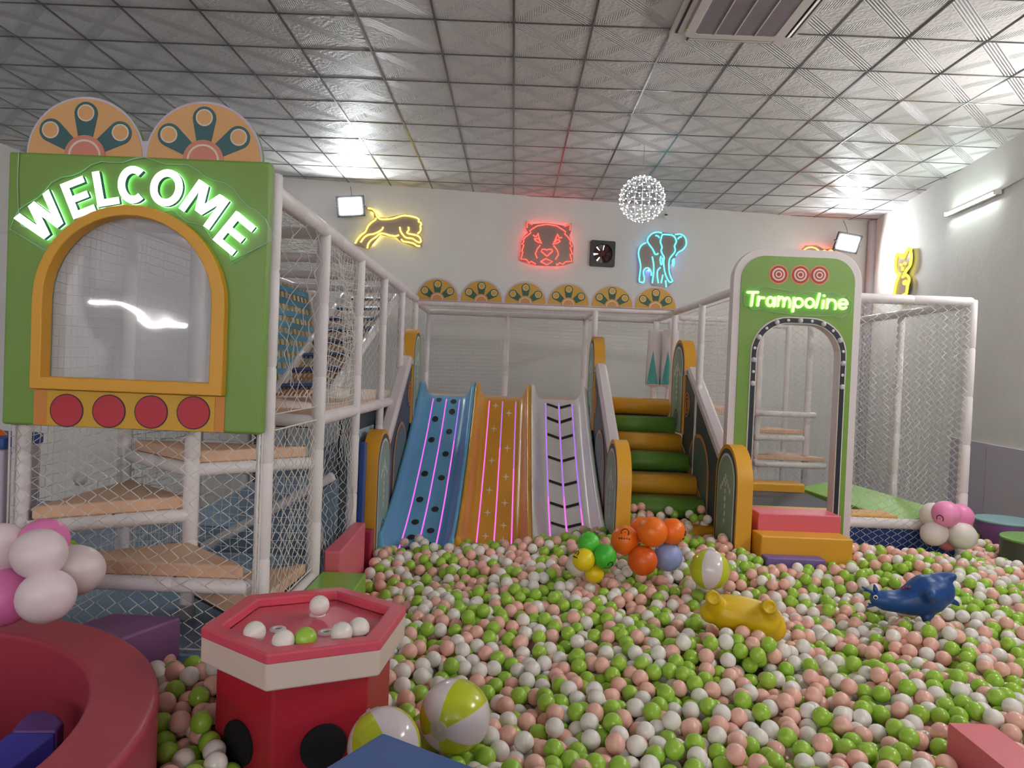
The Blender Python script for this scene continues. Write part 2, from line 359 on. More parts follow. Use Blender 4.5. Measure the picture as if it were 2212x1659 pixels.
# ------------------------------------------------------------------ lamps of the room and added fill tubes
def flood(px, py, Y0off, aim, label, wpx, cable_top):
    c = AP(px, py, WB + NB * Y0off, NB); base = c.copy(); t = thing('floodlight', c, label, 'lamp', 'floodlights on the back wall')
    f = np.array(aim, float); f /= np.linalg.norm(f); rt = np.cross(f, (0, 0, 1)); rt /= np.linalg.norm(rt); up = np.cross(rt, f)
    roll = math.radians(-6 if px < 1000 else 10); rt, up = rt * math.cos(roll) + up * math.sin(roll), up * math.cos(roll) - rt * math.sin(roll)
    hw, hh = wpx
    b = MB(); b.obox(c - f * .03, rt * hw, up * hh, f * .025)
    for k in range(-5, 6): b.obox(c - f * .07 + rt * (k * hw / 6), rt * .004, up * hh * .8, f * .02)
    b.build('housing', mat('black_metal', (34, 34, 38), .45), t, bevel=.012)
    MB().obox(c + f * .001, rt * hw * .80, up * hh * .77, f * .006).build('lens', glow('flood_lens', (.92, .97, 1.0), FLOOD_E), t)
    wallp = c - NB * np.dot(c - WB, NB)
    MB().tube([c - rt * hw * 1.05, c - rt * hw * 1.05 - f * .09, c + rt * hw * 1.05 - f * .09, c + rt * hw * 1.05], .009, 6).build('bracket', mat('black_metal', (0, 0, 0)), t)
    ct = np.array(cable_top); MB().tube(smooth([c - f * .09, (c + ct) / 2 - NB * -.01 + np.array([.02, 0, 0]), ct], 6), .004, 6).build('cable', mat('grey_cable', (120, 118, 118), .6), t)
    return t
flood(757, 445, .28, (.10, -1, -.10), 'floodlight beside the yellow leaping cat sign, lit white', (.195, .145), AP(757, 403, WB + NB * .02, NB))
flood(1832, 525, .30, (-.12, -1, -.34), 'tilted floodlight above the trampoline arch near the room corner', (.185, .145), AP(1822, 476, WB + NB * .02, NB))
def tube_light(a, b, nrm, label, s, group=None):
    a, b, nrm = np.array(a), np.array(b), np.array(nrm); c = (a + b) / 2; d = (b - a); L = np.linalg.norm(d); d /= L; up = np.cross(d, nrm)
    t = thing('tube_light', c, label, 'lamp', group)
    MB().obox(c - nrm * .025, d * (L / 2 + .04), up * .022, nrm * .02).build('batten', mat('white_metal', (225, 225, 222), .4), t)
    MB().tube([a, b], .016, 10).build('tube', glow('tube_glow%d' % int(s), (.86, 1.0, .93) if s < 100 else (1.0, .975, .95), s), t)
    for p, q in ((a, -d), (b, d)): MB().obox(p + q * .025 - nrm * .01, d * .018, up * .024, nrm * .034).build('end_cap', mat('white_metal', (0, 0, 0)), t)
    return t
q = [wall_r(px, py, .012) for px, py in ((2156, 413), (2190, 394), (2260, 356))]; tag(MB().tube(q, .011, 6).build('shadow_strip', plaster), 'thin white strip standing in for a faint shadow beyond the wall tube', 'strip')  # raised strip put where a faint shadow streak runs on the wall
tube_light(wall_r(2045, 463, .06), wall_r(2150, 416, .06), NR, 'lit fluorescent tube slanting up the right white wall', TUBE_E)
def wr(y, z, o=.06): p = np.array([4.05 + TW * y, y, z]) + NR * o; p[2] = z; return p
def wl(y, z, o=.06): p = np.array([-8.0 + TW * y, y, z]) - NR * o; p[2] = z; return p
for y, z, lb in ((5.0, 3.7, 'second fluorescent tube along the right wall, unseen, added for fill'), (1.6, 3.7, 'third fluorescent tube along the right wall, unseen, added for fill')):  # unseen tubes added to fill the scene from the right
    tube_light(wr(y, z), wr(y + 1.2, z), NR, lb, FILL_TUBE_E, 'tubes along the walls')
NF = np.array([-ST, CT, 0]); wf = lambda x, z: np.array([x, -8 + TW * x, z]) + NF * .06
tube_light(wf(-9.05, 3.15), wf(-7.45, 2.7), NF, 'fluorescent tube on the wall behind the viewer', 140.0, 'tubes along the walls')
for x, lb in ((-4.6, 'second tube on the wall behind the viewer, unseen, added for fill'), (-1.6, 'third tube on the wall behind the viewer, unseen, added for fill'), (1.4, 'fourth tube on the wall behind the viewer, unseen, added for fill')):  # more unseen tubes, added as frontal fill
    tube_light(wf(x - 1.0, 3.3), wf(x + 1.0, 3.3), NF, lb, 350.0, 'tubes along the walls')
# light ball on a wire
t = thing('light_ball', AZ(1392, 312, 4.55), 'round wire ball of white fairy lights hanging from the ceiling', 'lamp')
lc = AY(1387, 430, 8.31); LR = .255
m = MB()
for k in range(9): m.tube([lc + LR * np.array([math.sin(q) * math.cos(k * PI / 9), math.sin(q) * math.sin(k * PI / 9), math.cos(q)]) for q in np.linspace(0, 2 * PI, 32, endpoint=False)], .003, 4, closed=True)
for k in range(1, 9): m.tube([lc + LR * np.array([math.sin(k * PI / 9) * math.cos(q), math.sin(k * PI / 9) * math.sin(q), math.cos(k * PI / 9)]) for q in np.linspace(0, 2 * PI, 32, endpoint=False)], .003, 4, closed=True)
m.build('wire_frame', mat('steel_wire', (205, 205, 210), .35, metal=.4), t)
m = MB()
for k in range(170):
    zz = 1 - 2 * (k + .5) / 170; q = k * 2.39996; rr = math.sqrt(1 - zz * zz); m.ball(lc + (LR + .004) * np.array([rr * math.cos(q), rr * math.sin(q), zz]), .0062, 6, 4)
tag(m.build('bulb_string', glow('fairy_bulb', (.95, .97, 1), 24), t), None, None, kind='stuff')
MB().tube([AZ(1392, 312, 4.55), lc + np.array([0, 0, LR])], .0025, 5).build('hanging_wire', mat('grey_cable', (0, 0, 0)), t)

# ------------------------------------------------------------------ ceiling air conditioner
x0, x1, y0, y1 = AC_BOX; cx, cy = (x0 + x1) / 2, (y0 + y1) / 2
ACW = mat('ac_plastic', (214, 206, 203), .4)
t = thing('air_conditioner', (cx, cy, 4.50), 'white ceiling cassette air conditioner with a ribbed grey grille', 'air conditioner')
def rrect(cx, cy, hx, hy, r, n=6):
    P = []
    for sx, sy, a in ((1, 1, 0), (-1, 1, 90), (-1, -1, 180), (1, -1, 270)):
        P += [(cx + sx * (hx - r) + r * math.cos(math.radians(a + 90 * i / n)), cy + sy * (hy - r) + r * math.sin(math.radians(a + 90 * i / n))) for i in range(n + 1)]
    return P
XY = lambda z: (lambda a, b, tt: (a, b, z + tt))
MB().plate([rrect(cx, cy, .465, .46, .03)], XY(4.50), 0, .055).build('fascia', ACW, t, bevel=.006)
MB().plate([rrect(cx, cy, .37, .37, .08), rrect(cx, cy, .30, .30, .03)], XY(4.478), 0, .03).build('inner_frame', ACW, t, bevel=.006)
MB().box((cx - .30, cy - .30, 4.492), (cx + .30, cy + .30, 4.499)).build('grille_back', mat('dark_grille', (58, 52, 58), .6), t)
m = MB()
for k in range(46): y = cy - .295 + k * .59 / 45; m.box((cx - .3, y - .0042, 4.482), (cx + .3, y + .0042, 4.494))
tag(m.build('grille_ribs', mat('ac_grille', (150, 138, 146), .5), t), None, None, kind='stuff')
for k in (-.15, 0, .15): MB().box((cx + k - .004, cy - .3, 4.476), (cx + k + .004, cy + .3, 4.484)).build('grille_bar', ACW, t)
for s in (-1, 1):
    MB().box((cx + s * .415 - .024, cy - .33, 4.494), (cx + s * .415 + .024, cy + .33, 4.501)).build('air_slot', mat('dark_slot', (30, 28, 30), .6), t)
    MB().obox((cx + s * .412, cy, 4.492), (.017, 0, .008 * s), (0, .32, 0), (0, 0, .003)).build('louver', ACW, t)
    MB().box((cx - .33, cy + s * .415 - .024, 4.494), (cx + .33, cy + s * .415 + .024, 4.501)).build('air_slot', mat('dark_slot', (0, 0, 0)), t)
    MB().obox((cx, cy + s * .412, 4.492), (.32, 0, 0), (0, .02, .004 * s), (0, 0, .003)).build('louver', ACW, t)
MB().box((cx - .27, cy + .374, 4.49), (cx + .19, cy + .384, 4.5)).build('seam', mat('dark_slot', (0, 0, 0)), t)
pt = AZ(1484, 66, 4.476); MB().tube([pt + np.array([-.012, .014, 0]), pt + np.array([.012, .0, 0]), pt + np.array([-.012, -.014, 0])], .003, 4).build('indicator', mat('lime_mark', (205, 225, 150), .5), t)

# ------------------------------------------------------------------ neon signs on the walls
def zz(o, s): return lambda L: [(o[0] + x / s, o[1] + y / s) for x, y in L]
PLATE = mat('shaded_acrylic', (146, 128, 120), .25)  # clear acrylic; the shadow inside it is put into this warm grey
def neon(name, label, strokes, plate, to3, m, r=.011, cat='neon sign', sm=True, back=None, shrink=.8):
    P = [to3(*p, .05) for p in plate]; c = np.mean(P, 0); t = thing(name, c, label, cat)
    ids = list(range(len(plate)))
    n3 = to3(*plate[0], .05) - to3(*plate[0], .04)
    pl = MB(); V0 = [to3(*p, .045) for p in plate]; V1 = [to3(*p, .039) for p in plate]
    tri = tessellate_polygon([[Vector((a, b, 0)) for a, b in plate]]); N = len(plate)
    pl.add(V0 + V1, [tuple(q) for q in tri] + [tuple(i + N for i in reversed(q)) for q in tri] + [(i, (i + 1) % N, N + (i + 1) % N, N + i) for i in ids])
    pl.build('backing_plate', PLATE, t)
    for s in strokes:
        Q = [to3(*p, .058) for p in s]
        MB().tube(smooth(Q, 4) if sm else Q, r, 7).build('neon_tube', m, t)
    if back is not None:
        cp = np.mean(plate, 0); Q = [to3(*(np.array(p) * shrink + cp * (1 - shrink)), .022) for p in plate]
        MB().tube(Q, .007, 6, closed=True).build('added_halo_tube', back, t)  # hidden ring added to throw the sign's colour on wall and ceiling
    for p in plate[::max(1, N // 4)]:
        q = to3(*p, .0); MB().tube([np.array(to3(*((np.array(p) * .93 + np.mean(plate, 0) * .07)), .0)), np.array(to3(*((np.array(p) * .93 + np.mean(plate, 0) * .07)), .045))], .008, 6).build('standoff', mat('steel_wire', (0, 0, 0)), t)
    return t
A5 = zz((720, 400), 3.8138); A6 = zz((1240, 300), 4.3667); A7 = zz((1680, 380), 4.158)
YEL = glow('neon_yellow', (1, .84, .10), 3.2); RED = glow('neon_red', (1, .075, .055), 2.6); CYN = glow('neon_cyan', (.12, .78, .92), 1.9); ORG = glow('neon_orange', (1, .32, .08), 3.2); YEL2 = glow('neon_warm_yellow', (1, .84, .06), 2.4)
cat_s = [A5(s) for s in (
    [(283, 190), (320, 195), (345, 220), (360, 255), (385, 278), (440, 280), (500, 272), (560, 253), (600, 250), (650, 258), (690, 270), (705, 285), (703, 300), (720, 308), (725, 322), (717, 335), (720, 355), (715, 380), (695, 400)],
    [(350, 270), (345, 285), (310, 310), (285, 340), (262, 385), (230, 410), (200, 445), (180, 480)],
    [(410, 345), (400, 365), (370, 385), (330, 402), (290, 408), (255, 430), (225, 470)],
    [(540, 412), (510, 420), (460, 412), (420, 400), (385, 400), (350, 428), (310, 455), (288, 485), (280, 520)],
    [(547, 345), (555, 380), (575, 410), (600, 432), (650, 440), (690, 465), (715, 470), (722, 455), (712, 430), (690, 415), (650, 405), (618, 398), (608, 388), (622, 368), (618, 345)],
    [(560, 445), (575, 462), (620, 470), (660, 480), (690, 500), (715, 502)])]
neon('leaping_cat_sign', 'yellow neon outline of a leaping big cat', cat_s, A5([(272, 182), (325, 184), (360, 225), (372, 262), (440, 268), (560, 240), (610, 238), (700, 262), (735, 310), (728, 390), (712, 402), (735, 440), (730, 510), (690, 515), (560, 470), (520, 432), (390, 412), (290, 530), (170, 490), (250, 380), (300, 305), (338, 275), (330, 225), (275, 200)]), wall_b, YEL, back=glow('back_yellow', (1, .80, .12), 6))
tig = [A5(s) for s in (
    [(1597, 352), (1598, 305), (1640, 325)], [(1948, 372), (1953, 323), (1905, 340)],
    [(1668, 650), (1630, 628), (1612, 640), (1590, 612), (1545, 610), (1562, 548), (1552, 545), (1570, 490), (1553, 488), (1570, 465), (1565, 450), (1580, 430), (1628, 392), (1618, 378), (1632, 365), (1680, 335), (1760, 322), (1840, 335), (1895, 370), (1915, 385), (1905, 400), (1935, 430), (1955, 460), (1948, 475), (1968, 508), (1950, 515), (1962, 545), (1968, 570), (1950, 568), (1965, 628), (1915, 630), (1890, 652), (1865, 640), (1840, 660), (1838, 645)],
    [(1645, 412), (1670, 425), (1690, 395), (1690, 415), (1700, 450), (1718, 480), (1690, 470), (1665, 455), (1655, 440)], [(1660, 440), (1690, 440), (1705, 465)],
    [(1885, 432), (1860, 435), (1845, 400), (1838, 425), (1825, 455), (1807, 487), (1845, 478), (1870, 460)], [(1865, 452), (1840, 450), (1822, 472)],
    [(1705, 495), (1680, 525), (1665, 565), (1680, 603)], [(1815, 497), (1845, 535), (1855, 570), (1830, 612)],
    [(1760, 585), (1712, 545), (1720, 528), (1745, 528), (1760, 535), (1775, 528), (1803, 530), (1806, 545), (1760, 585)],
    [(1707, 630), (1750, 605), (1805, 630), (1760, 655), (1707, 630)])]
neon('tiger_head_sign', 'red neon outline of a tiger head', tig, A5([(1590, 295), (1645, 320), (1760, 312), (1850, 325), (1900, 335), (1962, 312), (1957, 385), (1945, 420), (1980, 510), (1975, 560), (1975, 640), (1900, 662), (1835, 668), (1760, 665), (1670, 660), (1600, 640), (1535, 618), (1545, 545), (1545, 480), (1570, 425), (1605, 390), (1588, 360)]), wall_b, RED, r=.0085, sm=False, back=glow('back_red', (1, .04, .03), 20))
ele = [A6(s) for s in (
    [(828, 888), (790, 880), (740, 892), (705, 925), (692, 960), (705, 990), (735, 1030), (752, 1060), (765, 1088), (785, 1088), (793, 1078)], [(768, 912), (790, 915), (805, 932)],
    [(820, 945), (835, 905), (880, 903), (930, 910), (955, 935), (965, 970), (948, 1010), (955, 1045), (945, 1075), (915, 1110), (900, 1140), (895, 1200), (900, 1260), (915, 1310), (928, 1340), (905, 1352), (880, 1320), (855, 1250), (845, 1160), (850, 1120), (830, 1080), (822, 1050), (830, 1020), (815, 975), (820, 940)],
    [(953, 903), (1000, 898), (1040, 920), (1058, 960), (1055, 1005), (1025, 1045), (985, 1070), (960, 1103)], [(980, 945), (995, 928), (1015, 922)],
    [(680, 980), (640, 1000), (615, 1040), (608, 1090), (620, 1150), (628, 1210), (615, 1330), (630, 1352), (655, 1352), (663, 1320), (655, 1250), (680, 1218), (710, 1225), (728, 1260), (728, 1290)],
    [(738, 1110), (752, 1190), (750, 1270), (738, 1360)], [(815, 1212), (790, 1240), (785, 1290), (795, 1360)], [(838, 1282), (822, 1360)], [(865, 1335), (870, 1400)],
    [(820, 1105), (813, 1140), (822, 1188), (835, 1160), (833, 1120)], [(945, 1130), (928, 1150), (935, 1200), (943, 1165), (945, 1130)])]
neon('elephant_sign', 'cyan neon outline of an elephant', ele, A6([(828, 880), (740, 885), (690, 945), (690, 975), (610, 1030), (600, 1100), (615, 1200), (605, 1340), (630, 1362), (665, 1355), (670, 1240), (710, 1230), (735, 1375), (870, 1410), (935, 1355), (905, 1200), (960, 1110), (1050, 1020), (1065, 960), (1040, 910), (990, 890), (930, 898)]), wall_b, CYN, back=glow('back_blue', (.10, .16, 1), 26), shrink=.5)
kit = [A7(s) for s in (
    [(1095, 880), (1070, 870), (1057, 820), (1060, 760), (1070, 705), (1082, 700), (1100, 722), (1120, 705), (1128, 738), (1150, 695), (1175, 652), (1192, 660), (1200, 720), (1190, 800), (1155, 850), (1135, 885)],
    [(1095, 880), (1075, 930), (1060, 975), (1050, 1030), (1045, 1060), (1060, 1090), (1090, 1095), (1120, 1075), (1158, 1052)],
    [(1122, 908), (1150, 888), (1175, 910), (1178, 945), (1165, 985), (1158, 1052)], [(1130, 955), (1150, 945), (1155, 970), (1132, 968)],
    [(1103, 798), (1112, 802)], [(1138, 786), (1148, 788)], [(1122, 818), (1120, 850)])]
neon('sitting_cat_sign', 'yellow neon outline of a sitting cat on the right wall', kit, A7([(1060, 690), (1090, 695), (1130, 690), (1170, 640), (1200, 650), (1210, 720), (1200, 800), (1165, 860), (1155, 885), (1188, 905), (1188, 960), (1168, 1065), (1090, 1105), (1040, 1080), (1045, 1000), (1080, 890), (1048, 830)]), wall_r, YEL2, r=.018)
oc = circ(1752, 556, 22, 20); neon('orange_animal_sign', 'orange neon sign mostly hidden behind the trampoline arch', [oc + oc[:1], [(1772, 560), (1776, 545), (1782, 541), (1787, 547), (1792, 541), (1798, 542), (1800, 556), (1790, 600), (1760, 620), (1740, 600), (1735, 575)]], [(1725, 545), (1740, 530), (1765, 530), (1780, 538), (1803, 537), (1808, 560), (1795, 610), (1760, 628), (1735, 606)], wall_b, ORG, back=glow('back_orange', (1, .15, .05), 26))

# exhaust fan, security camera
fc = wall_b(1300, 549, 0); RT = np.array([CT, ST, 0]); UPV = np.array([0, 0, 1.0])
t = thing('exhaust_fan', fc, 'black square exhaust fan with a red hub between tiger and elephant signs', 'fan')
FW = lambda a, b, tt: fc + RT * a + UPV * b + NB * tt
BLK = mat('black_plastic', (24, 22, 25), .4)
MB().plate([rrect(0, 0, .19, .195, .02), circ(0, 0, .15, 40)], FW, 0, .07).build('frame', BLK, t, bevel=.005)
MB().plate([circ(0, 0, .155, 40)], FW, .002, .006).build('duct', mat('fan_duct', (60, 32, 34), .5), t)
for q0, q1 in ((1.75, 2.35), (2.85, 3.35), (3.75, 4.2), (1.15, 1.4)):
    MB().plate([[(.062 * math.cos(q0), .062 * math.sin(q0)), (.062 * math.cos(q1), .062 * math.sin(q1))] + [(.138 * math.cos(q), .138 * math.sin(q)) for q in np.linspace(q1, q0, 6)]], FW, .006, .009).build('daylight_gap', glow('daylight', (1, 1, 1), 1.3), t)
MB().lathe([(.001, .05), (.035, .05), (.04, .03), (.04, .005)], 20, fc, NB).build('hub', mat('red_hub', (150, 40, 34), .4), t)
for k in range(7):
    q = 2 * PI * k / 7; a = RT * math.cos(q) + UPV * math.sin(q); bq = np.cross(NB, a)
    P = [fc + a * .035 + bq * .012 + NB * .018, fc + a * .145 + bq * .062 + NB * .012, fc + a * .15 + bq * .02 + NB * .025, fc + a * .142 - bq * .03 + NB * .04, fc + a * .035 - bq * .014 + NB * .034]
    MB().add(P + [p - NB * .003 for p in P], [(0, 1, 2, 3, 4), (9, 8, 7, 6, 5)] + [(i, (i + 1) % 5, 5 + (i + 1) % 5, 5 + i) for i in range(5)]).build('blade', mat('fan_blade', (88, 50, 52), .25), t)
for k in range(1, 6): MB().tube([fc + NB * .06 + (RT * math.cos(q) + UPV * math.sin(q)) * (.026 * k + .01) for q in np.linspace(0, 2 * PI, 36, endpoint=False)], .0014, 4, closed=True).build('guard_ring', BLK, t)
for k in range(4): q = PI / 4 * k + .4; d = RT * math.cos(q) + UPV * math.sin(q); MB().tube([fc + NB * .06 - d * .15, fc + NB * .06 + d * .15], .0018, 4).build('guard_rod', BLK, t)
dc = wall_b(1437, 466, .14)
t = thing('security_camera', dc, 'small white dome camera hanging under the ceiling by the back wall', 'camera')
MB().ball(dc, (.048, .048, .044), 20, 12).build('dome', mat('camera_white', (226, 224, 222), .35), t)
MB().obox(dc + np.array([.004, -.043, .004]), (.022, 0, 0), (0, .006, 0), (0, 0, .010)).build('eye_window', BLK, t)
MB().tube(smooth([dc + np.array([0, 0, .04]), wall_b(1436, 455, .07), wall_b(1434, 450, .02)], 5), .006, 6).build('arm', mat('camera_white', (0, 0, 0)), t)
# ------------------------------------------------------------------ vinyl colours
GREEN = mat('green_vinyl', (122, 160, 70), .42, bump=.03, bscale=25); YELLOW = mat('yellow_vinyl', (228, 166, 48), .42, bump=.03, bscale=25)
TAN = mat('tan_vinyl', (228, 186, 156), .5); WHITEV = mat('white_vinyl', (224, 214, 216), .45); SLATE = mat('slate_vinyl', (66, 82, 92), .5)
GOLD = mat('gold_print', (224, 170, 112), .5); TEAL = mat('teal_print', (56, 98, 102), .5); SALMON = mat('salmon_print', (214, 134, 116), .5); CREAM = mat('cream_print', (232, 214, 196), .5)
PURPLE = mat('purple_vinyl', (112, 66, 122), .45, bump=.03, bscale=25); PINK = mat('pink_vinyl', (222, 104, 118), .42, bump=.03, bscale=25); CRIM = mat('crimson_vinyl', (206, 44, 66), .38, bump=.04, bscale=14)
NAVY = mat('navy_vinyl', (50, 84, 160), .42, bump=.03, bscale=25); BLACKF = mat('black_felt', (14, 13, 15), .85)

def fan(parent, cx, cz, r, fn, mats=(GOLD, TEAL, SALMON, CREAM)):     # half-disc with three eyed petals and a hub
    disc = MB().plate([circ(cx, cz, r, 36, a0=0, a1=PI)], fn, -.004, -.001).build('fan_disc', mats[0], parent)
    for q in (35, 90, 145):
        a = math.radians(q); d = np.array([math.cos(a), math.sin(a)]); n = np.array([-d[1], d[0]]); o = np.array([cx, cz])
        e = o + d * r * .74; rr = r * .205
        P = [o + d * r * .34 - n * r * .13] + [e + rr * (d * math.cos(b) + n * math.sin(b)) for b in np.linspace(-PI * .56, PI * .56, 16)] + [o + d * r * .34 + n * r * .13]
        pe = MB().plate([[tuple(p) for p in P]], fn, -.007, -.003).build('petal', mats[1], disc)
    m = MB(); m.plate([circ(cx, cz, r * .36, 28, a0=0, a1=PI)], fn, -.009, -.003); m.plate([circ(cx, cz, r * .285, 24, a0=0, a1=PI) + circ(cx, cz, r * .25, 24, a0=0, a1=PI)[::-1]], fn, -.0105, -.008, 1)
    m.build('hub', [mats[2], mats[3]], disc)
    for q in (35, 90, 145):
        a = math.radians(q); e = (cx + math.cos(a) * r * .75, cz + math.sin(a) * r * .75); m = MB()
        m.plate([circ(*e, r * .15, 20)], fn, -.0085, -.006, 1); m.plate([circ(*e, r * .125, 20)], fn, -.0095, -.007, 0)
        m.build('petal_eye', [mats[0], mats[3]], disc)
def scallop(cs, cz, r, m=.022):
    P = []
    for k, c in enumerate(cs):
        lo = PI - .30 if k else PI; hi = .30 if k < len(cs) - 1 else 0
        P += [(c + (r + m) * math.cos(q), cz + (r + m) * math.sin(q)) for q in np.linspace(lo, hi, 22)]
    return [(cs[-1] + r + m, cz - .01), (cs[0] - r - m, cz - .01)] + P

# ------------------------------------------------------------------ welcome facade
FY = 3.3
def fx(px, py): p = AY(px, py, FY); return (p[0], p[2])
FX0, FX1, FZ0, FZ1 = -2.335, -1.142, 1.563, 2.808
t = facade = thing('welcome_facade', (-1.74, FY, FZ0), 'green padded front panel with an arched yellow window, on the climbing tower', 'panel')
acx = (fx(100, 640)[0] + fx(462, 640)[0]) / 2; ozb = fx(280, 835)[1]
in0, in1 = fx(103, 700)[0], fx(463, 700)[0]; ou0, ou1 = fx(80, 700)[0], fx(492, 700)[0]
izb, izt = fx(280, 820)[1], fx(300, 470)[1]; ozb, ozt = fx(280, 847)[1], fx(296, 447)[1]
def lancet(x0, x1, z0, z1, n=20):
    h = (x1 - x0) / 2; cxx = (x0 + x1) / 2; hz = min(h * 1.0, z1 - z0)
    return [(x0, z0), (x1, z0)] + [(cxx + h * math.cos(q), z1 - hz + hz * math.sin(q)) for q in np.linspace(0, PI, n)]
MB().plate([[(FX0, FZ0), (FX1, FZ0), (FX1, FZ1), (FX0, FZ1)], lancet(in0 - .012, in1 + .012, izb - .012, izt + .012)], XZ(FY), 0, .065).build('padded_board', GREEN, t, bevel=.014)
MB().plate([lancet(ou0, ou1, ozb, ozt), lancet(in0, in1, izb, izt)], XZ(FY), -.045, .03).build('window_frame', YELLOW, t, bevel=.012)
MB().plate([lancet(in0 - .01, in1 + .01, izb - .01, izt + .01, 20)], XZ(FY), .042, .045).build('pane', film('clear_vinyl', (.94, .94, .96), 1.6, .035, bump=.20, haze=.22), t)
s0, s1 = fx(104, 890)[0], fx(465, 890)[0]; zt = fx(280, 849)[1]
MB().plate([[(ou0, FZ0 + .004), (ou1, FZ0 + .004), (ou1, zt), (ou0, zt)]], XZ(FY), -.006, 0.001).build('orange_strip', mat('orange_print', (214, 140, 62), .5), t)
MB().plate([[(s0, FZ0 + .004), (s1, FZ0 + .004), (s1, zt), (s0, zt)]], XZ(FY), -.009, -.004).build('yellow_strip', mat('mustard_print', (216, 168, 48), .5), t)
for px in (147, 238, 329, 420):
    c = fx(px, 886.5 + (px - 147) * .018); m = MB(); m.plate([circ(*c, .0765, 36)], XZ(FY), -.0115, -.007, 1); m.plate([circ(*c, .0715, 36)], XZ(FY), -.0125, -.010, 0); m.build('red_dot', [mat('red_print', (192, 48, 66), .5), mat('plum_print', (62, 30, 52), .5)], t)
ft = thing('scalloped_topper', (-1.74, FY + .06, FZ1), 'pair of large scalloped fan boards on top of the green welcome panel', 'decoration', None)
FR = .262; fcs = [fx(171, 328)[0], fx(430, 335)[0]]
MB().plate([scallop(fcs, FZ1 + .004, FR, .011)], XZ(FY + .05), 0, .025, 0, 1).build('board', [mat('lilac_board', (206, 196, 214), .5), GREEN], ft)
for c in fcs: fan(ft, c, FZ1 + .004, FR, XZ(FY + .05))

# ------------------------------------------------------------------ lit letter signs
def letter_sign(name, label, items, frame, mface, mside, plates, depth, mglow, soft=False):
    """items: (char, u, v, angle, width, height) in frame(u, v, t)"""
    c = np.mean([frame(i[1], i[2], 0) for i in items], 0); t = thing(name, c, label, 'neon sign')
    for ch, u, v, ang, wd, ht, off in items:
        ca, sa = math.cos(ang), math.sin(ang); fr = lambda x, y, tt, k=1.0: frame(u + (x * ca - y * sa) * k, v + (x * sa + y * ca) * k, tt)
        m = MB(); m2 = MB()
        for lp in glyph(ch, wd, ht, off, soft):
            m.plate(lp, fr, -.012 - depth, -.0125, 0, 1); m2.plate(lp, lambda x, y, tt: fr(x, y, tt, 1.012), -.0165, -.0112, 0)
        fix = [i for i, f in enumerate(m.f) if all(abs(m.v[j][1] - fr(0, 0, -.0125)[1]) < 1e-6 for j in f)]
        for i in fix: m.m[i] = 1
        lt = m.build('letter', [mface, mside], t); m2.build('glow_base', mglow, lt)
    for k, (pl, th) in enumerate(plates):
        MB().plate([pl], frame, -.010, -.005, 0, 1).build('backing_plate', [film('acrylic_sheet', (1, 1, 1), .02, .1), mat('painted_edge_glow', (170, 215, 180), .2)], t)
        MB().tube([frame(a, b, -.0075) for a, b in pl[::2]], .0022, 5, closed=True).build('plate_edge', mat('painted_edge_glow', (0, 0, 0)), t)  # pale green tube paints the glow along the acrylic's edge
    return t
WL_IT = []
for ch, px, py, ang, wd, ht in (('W', 92, 470, 43, 98, 76), ('E', 169, 427, 25, 52, 80), ('L', 229, 406, 13, 48, 76), ('C', 285, 399, 3, 60, 80), ('O', 360, 406, -11, 70, 80), ('M', 441, 442, -32, 80, 76), ('E', 506, 504, -36, 54, 80)):
    p = AY(px, py, FY - .038); u, v = p[0], p[2]; k = (FY - .038) / F_PX; WL_IT.append((ch, u, v, math.radians(ang - 1.5), wd * k, ht * k, .033))
cc = fx(303, 692); Rm_ = 290 * FY / F_PX; PLT = []
for sgn, rr in ((1, Rm_ + .115), (-1, Rm_ - .105)):
    L = []
    for k in range(61):
        a = math.radians(-57 + 114 * k / 60); r2 = rr + .011 * math.sin(k * 7 * 2 * PI / 60 - 1.4)
        L.append((cc[0] + r2 * math.sin(a), cc[1] + r2 * math.cos(a)))
    PLT += L if sgn == 1 else L[::-1]
wsg = letter_sign('welcome_sign', 'glowing white WELCOME letters arched over the yellow window', WL_IT, XZ(FY - .002), glow('letter_white', (.93, 1, .97), 5.0), mat('letter_side', (74, 120, 122), .4), [(PLT, 0)], .026, glow('letter_glow', (.40, 1, .50), 3.2))
MB().tube(smooth([(FX0 + .052, FY - .006, FZ1 + .01), (FX0 + .05, FY - .006, FZ1 - .15), (FX0 + .065, FY - .006, 2.49), (FX0 + .10, FY - .008, 2.46)], 5), .0025, 5).build('power_wire', mat('thin_wire', (175, 190, 180), .5), wsg)

# ------------------------------------------------------------------ climbing tower
TWX0, TWX1, TR = -2.335, -1.17, .040
PY = [3.445, 4.37, 5.38, 6.40, 7.43, 8.45]
RZ = 2.70
tower = t = thing('climbing_tower', (-1.75, 5.8, .5), 'white padded climbing tower with nets and tan corner steps on the left', 'climbing frame')
def post(par, x, y, z0, z1, r=TR, name='post'): return sleeve((x, y, z0), (x, y, z1), r).build(name, WHITE_SLEEVE, par)
def rail(par, a, b, r=TR, name='rail'): return sleeve(a, b, r).build(name, WHITE_SLEEVE, par)
for x in (TWX0, TWX1):
    for k, y in enumerate(PY): post(t, x, y, (.5 if (x == TWX0 or k < 5) else .2), RZ if k else FZ1 - .02, r=TR if k < 3 else .034)
post(t, -1.70, 3.86, .5, 2.66, name='post')
for x in (TWX0, TWX1):
    rail(t, (x, PY[0], RZ), (x, PY[-1], RZ), r=.045 if x == TWX1 else .036, name='top_rail')
    rail(t, (x, PY[0] + .9, 1.56), (x, PY[-1], 1.56), name='deck_rail')
for y in PY[1:-1]: rail(t, (TWX0, y, RZ - .02), (TWX1, y, RZ - .02), r=.034, name='cross_beam')
rail(t, (TWX0, PY[1], 1.55), (TWX1, PY[1], 1.55), r=.038, name='deck_rail')
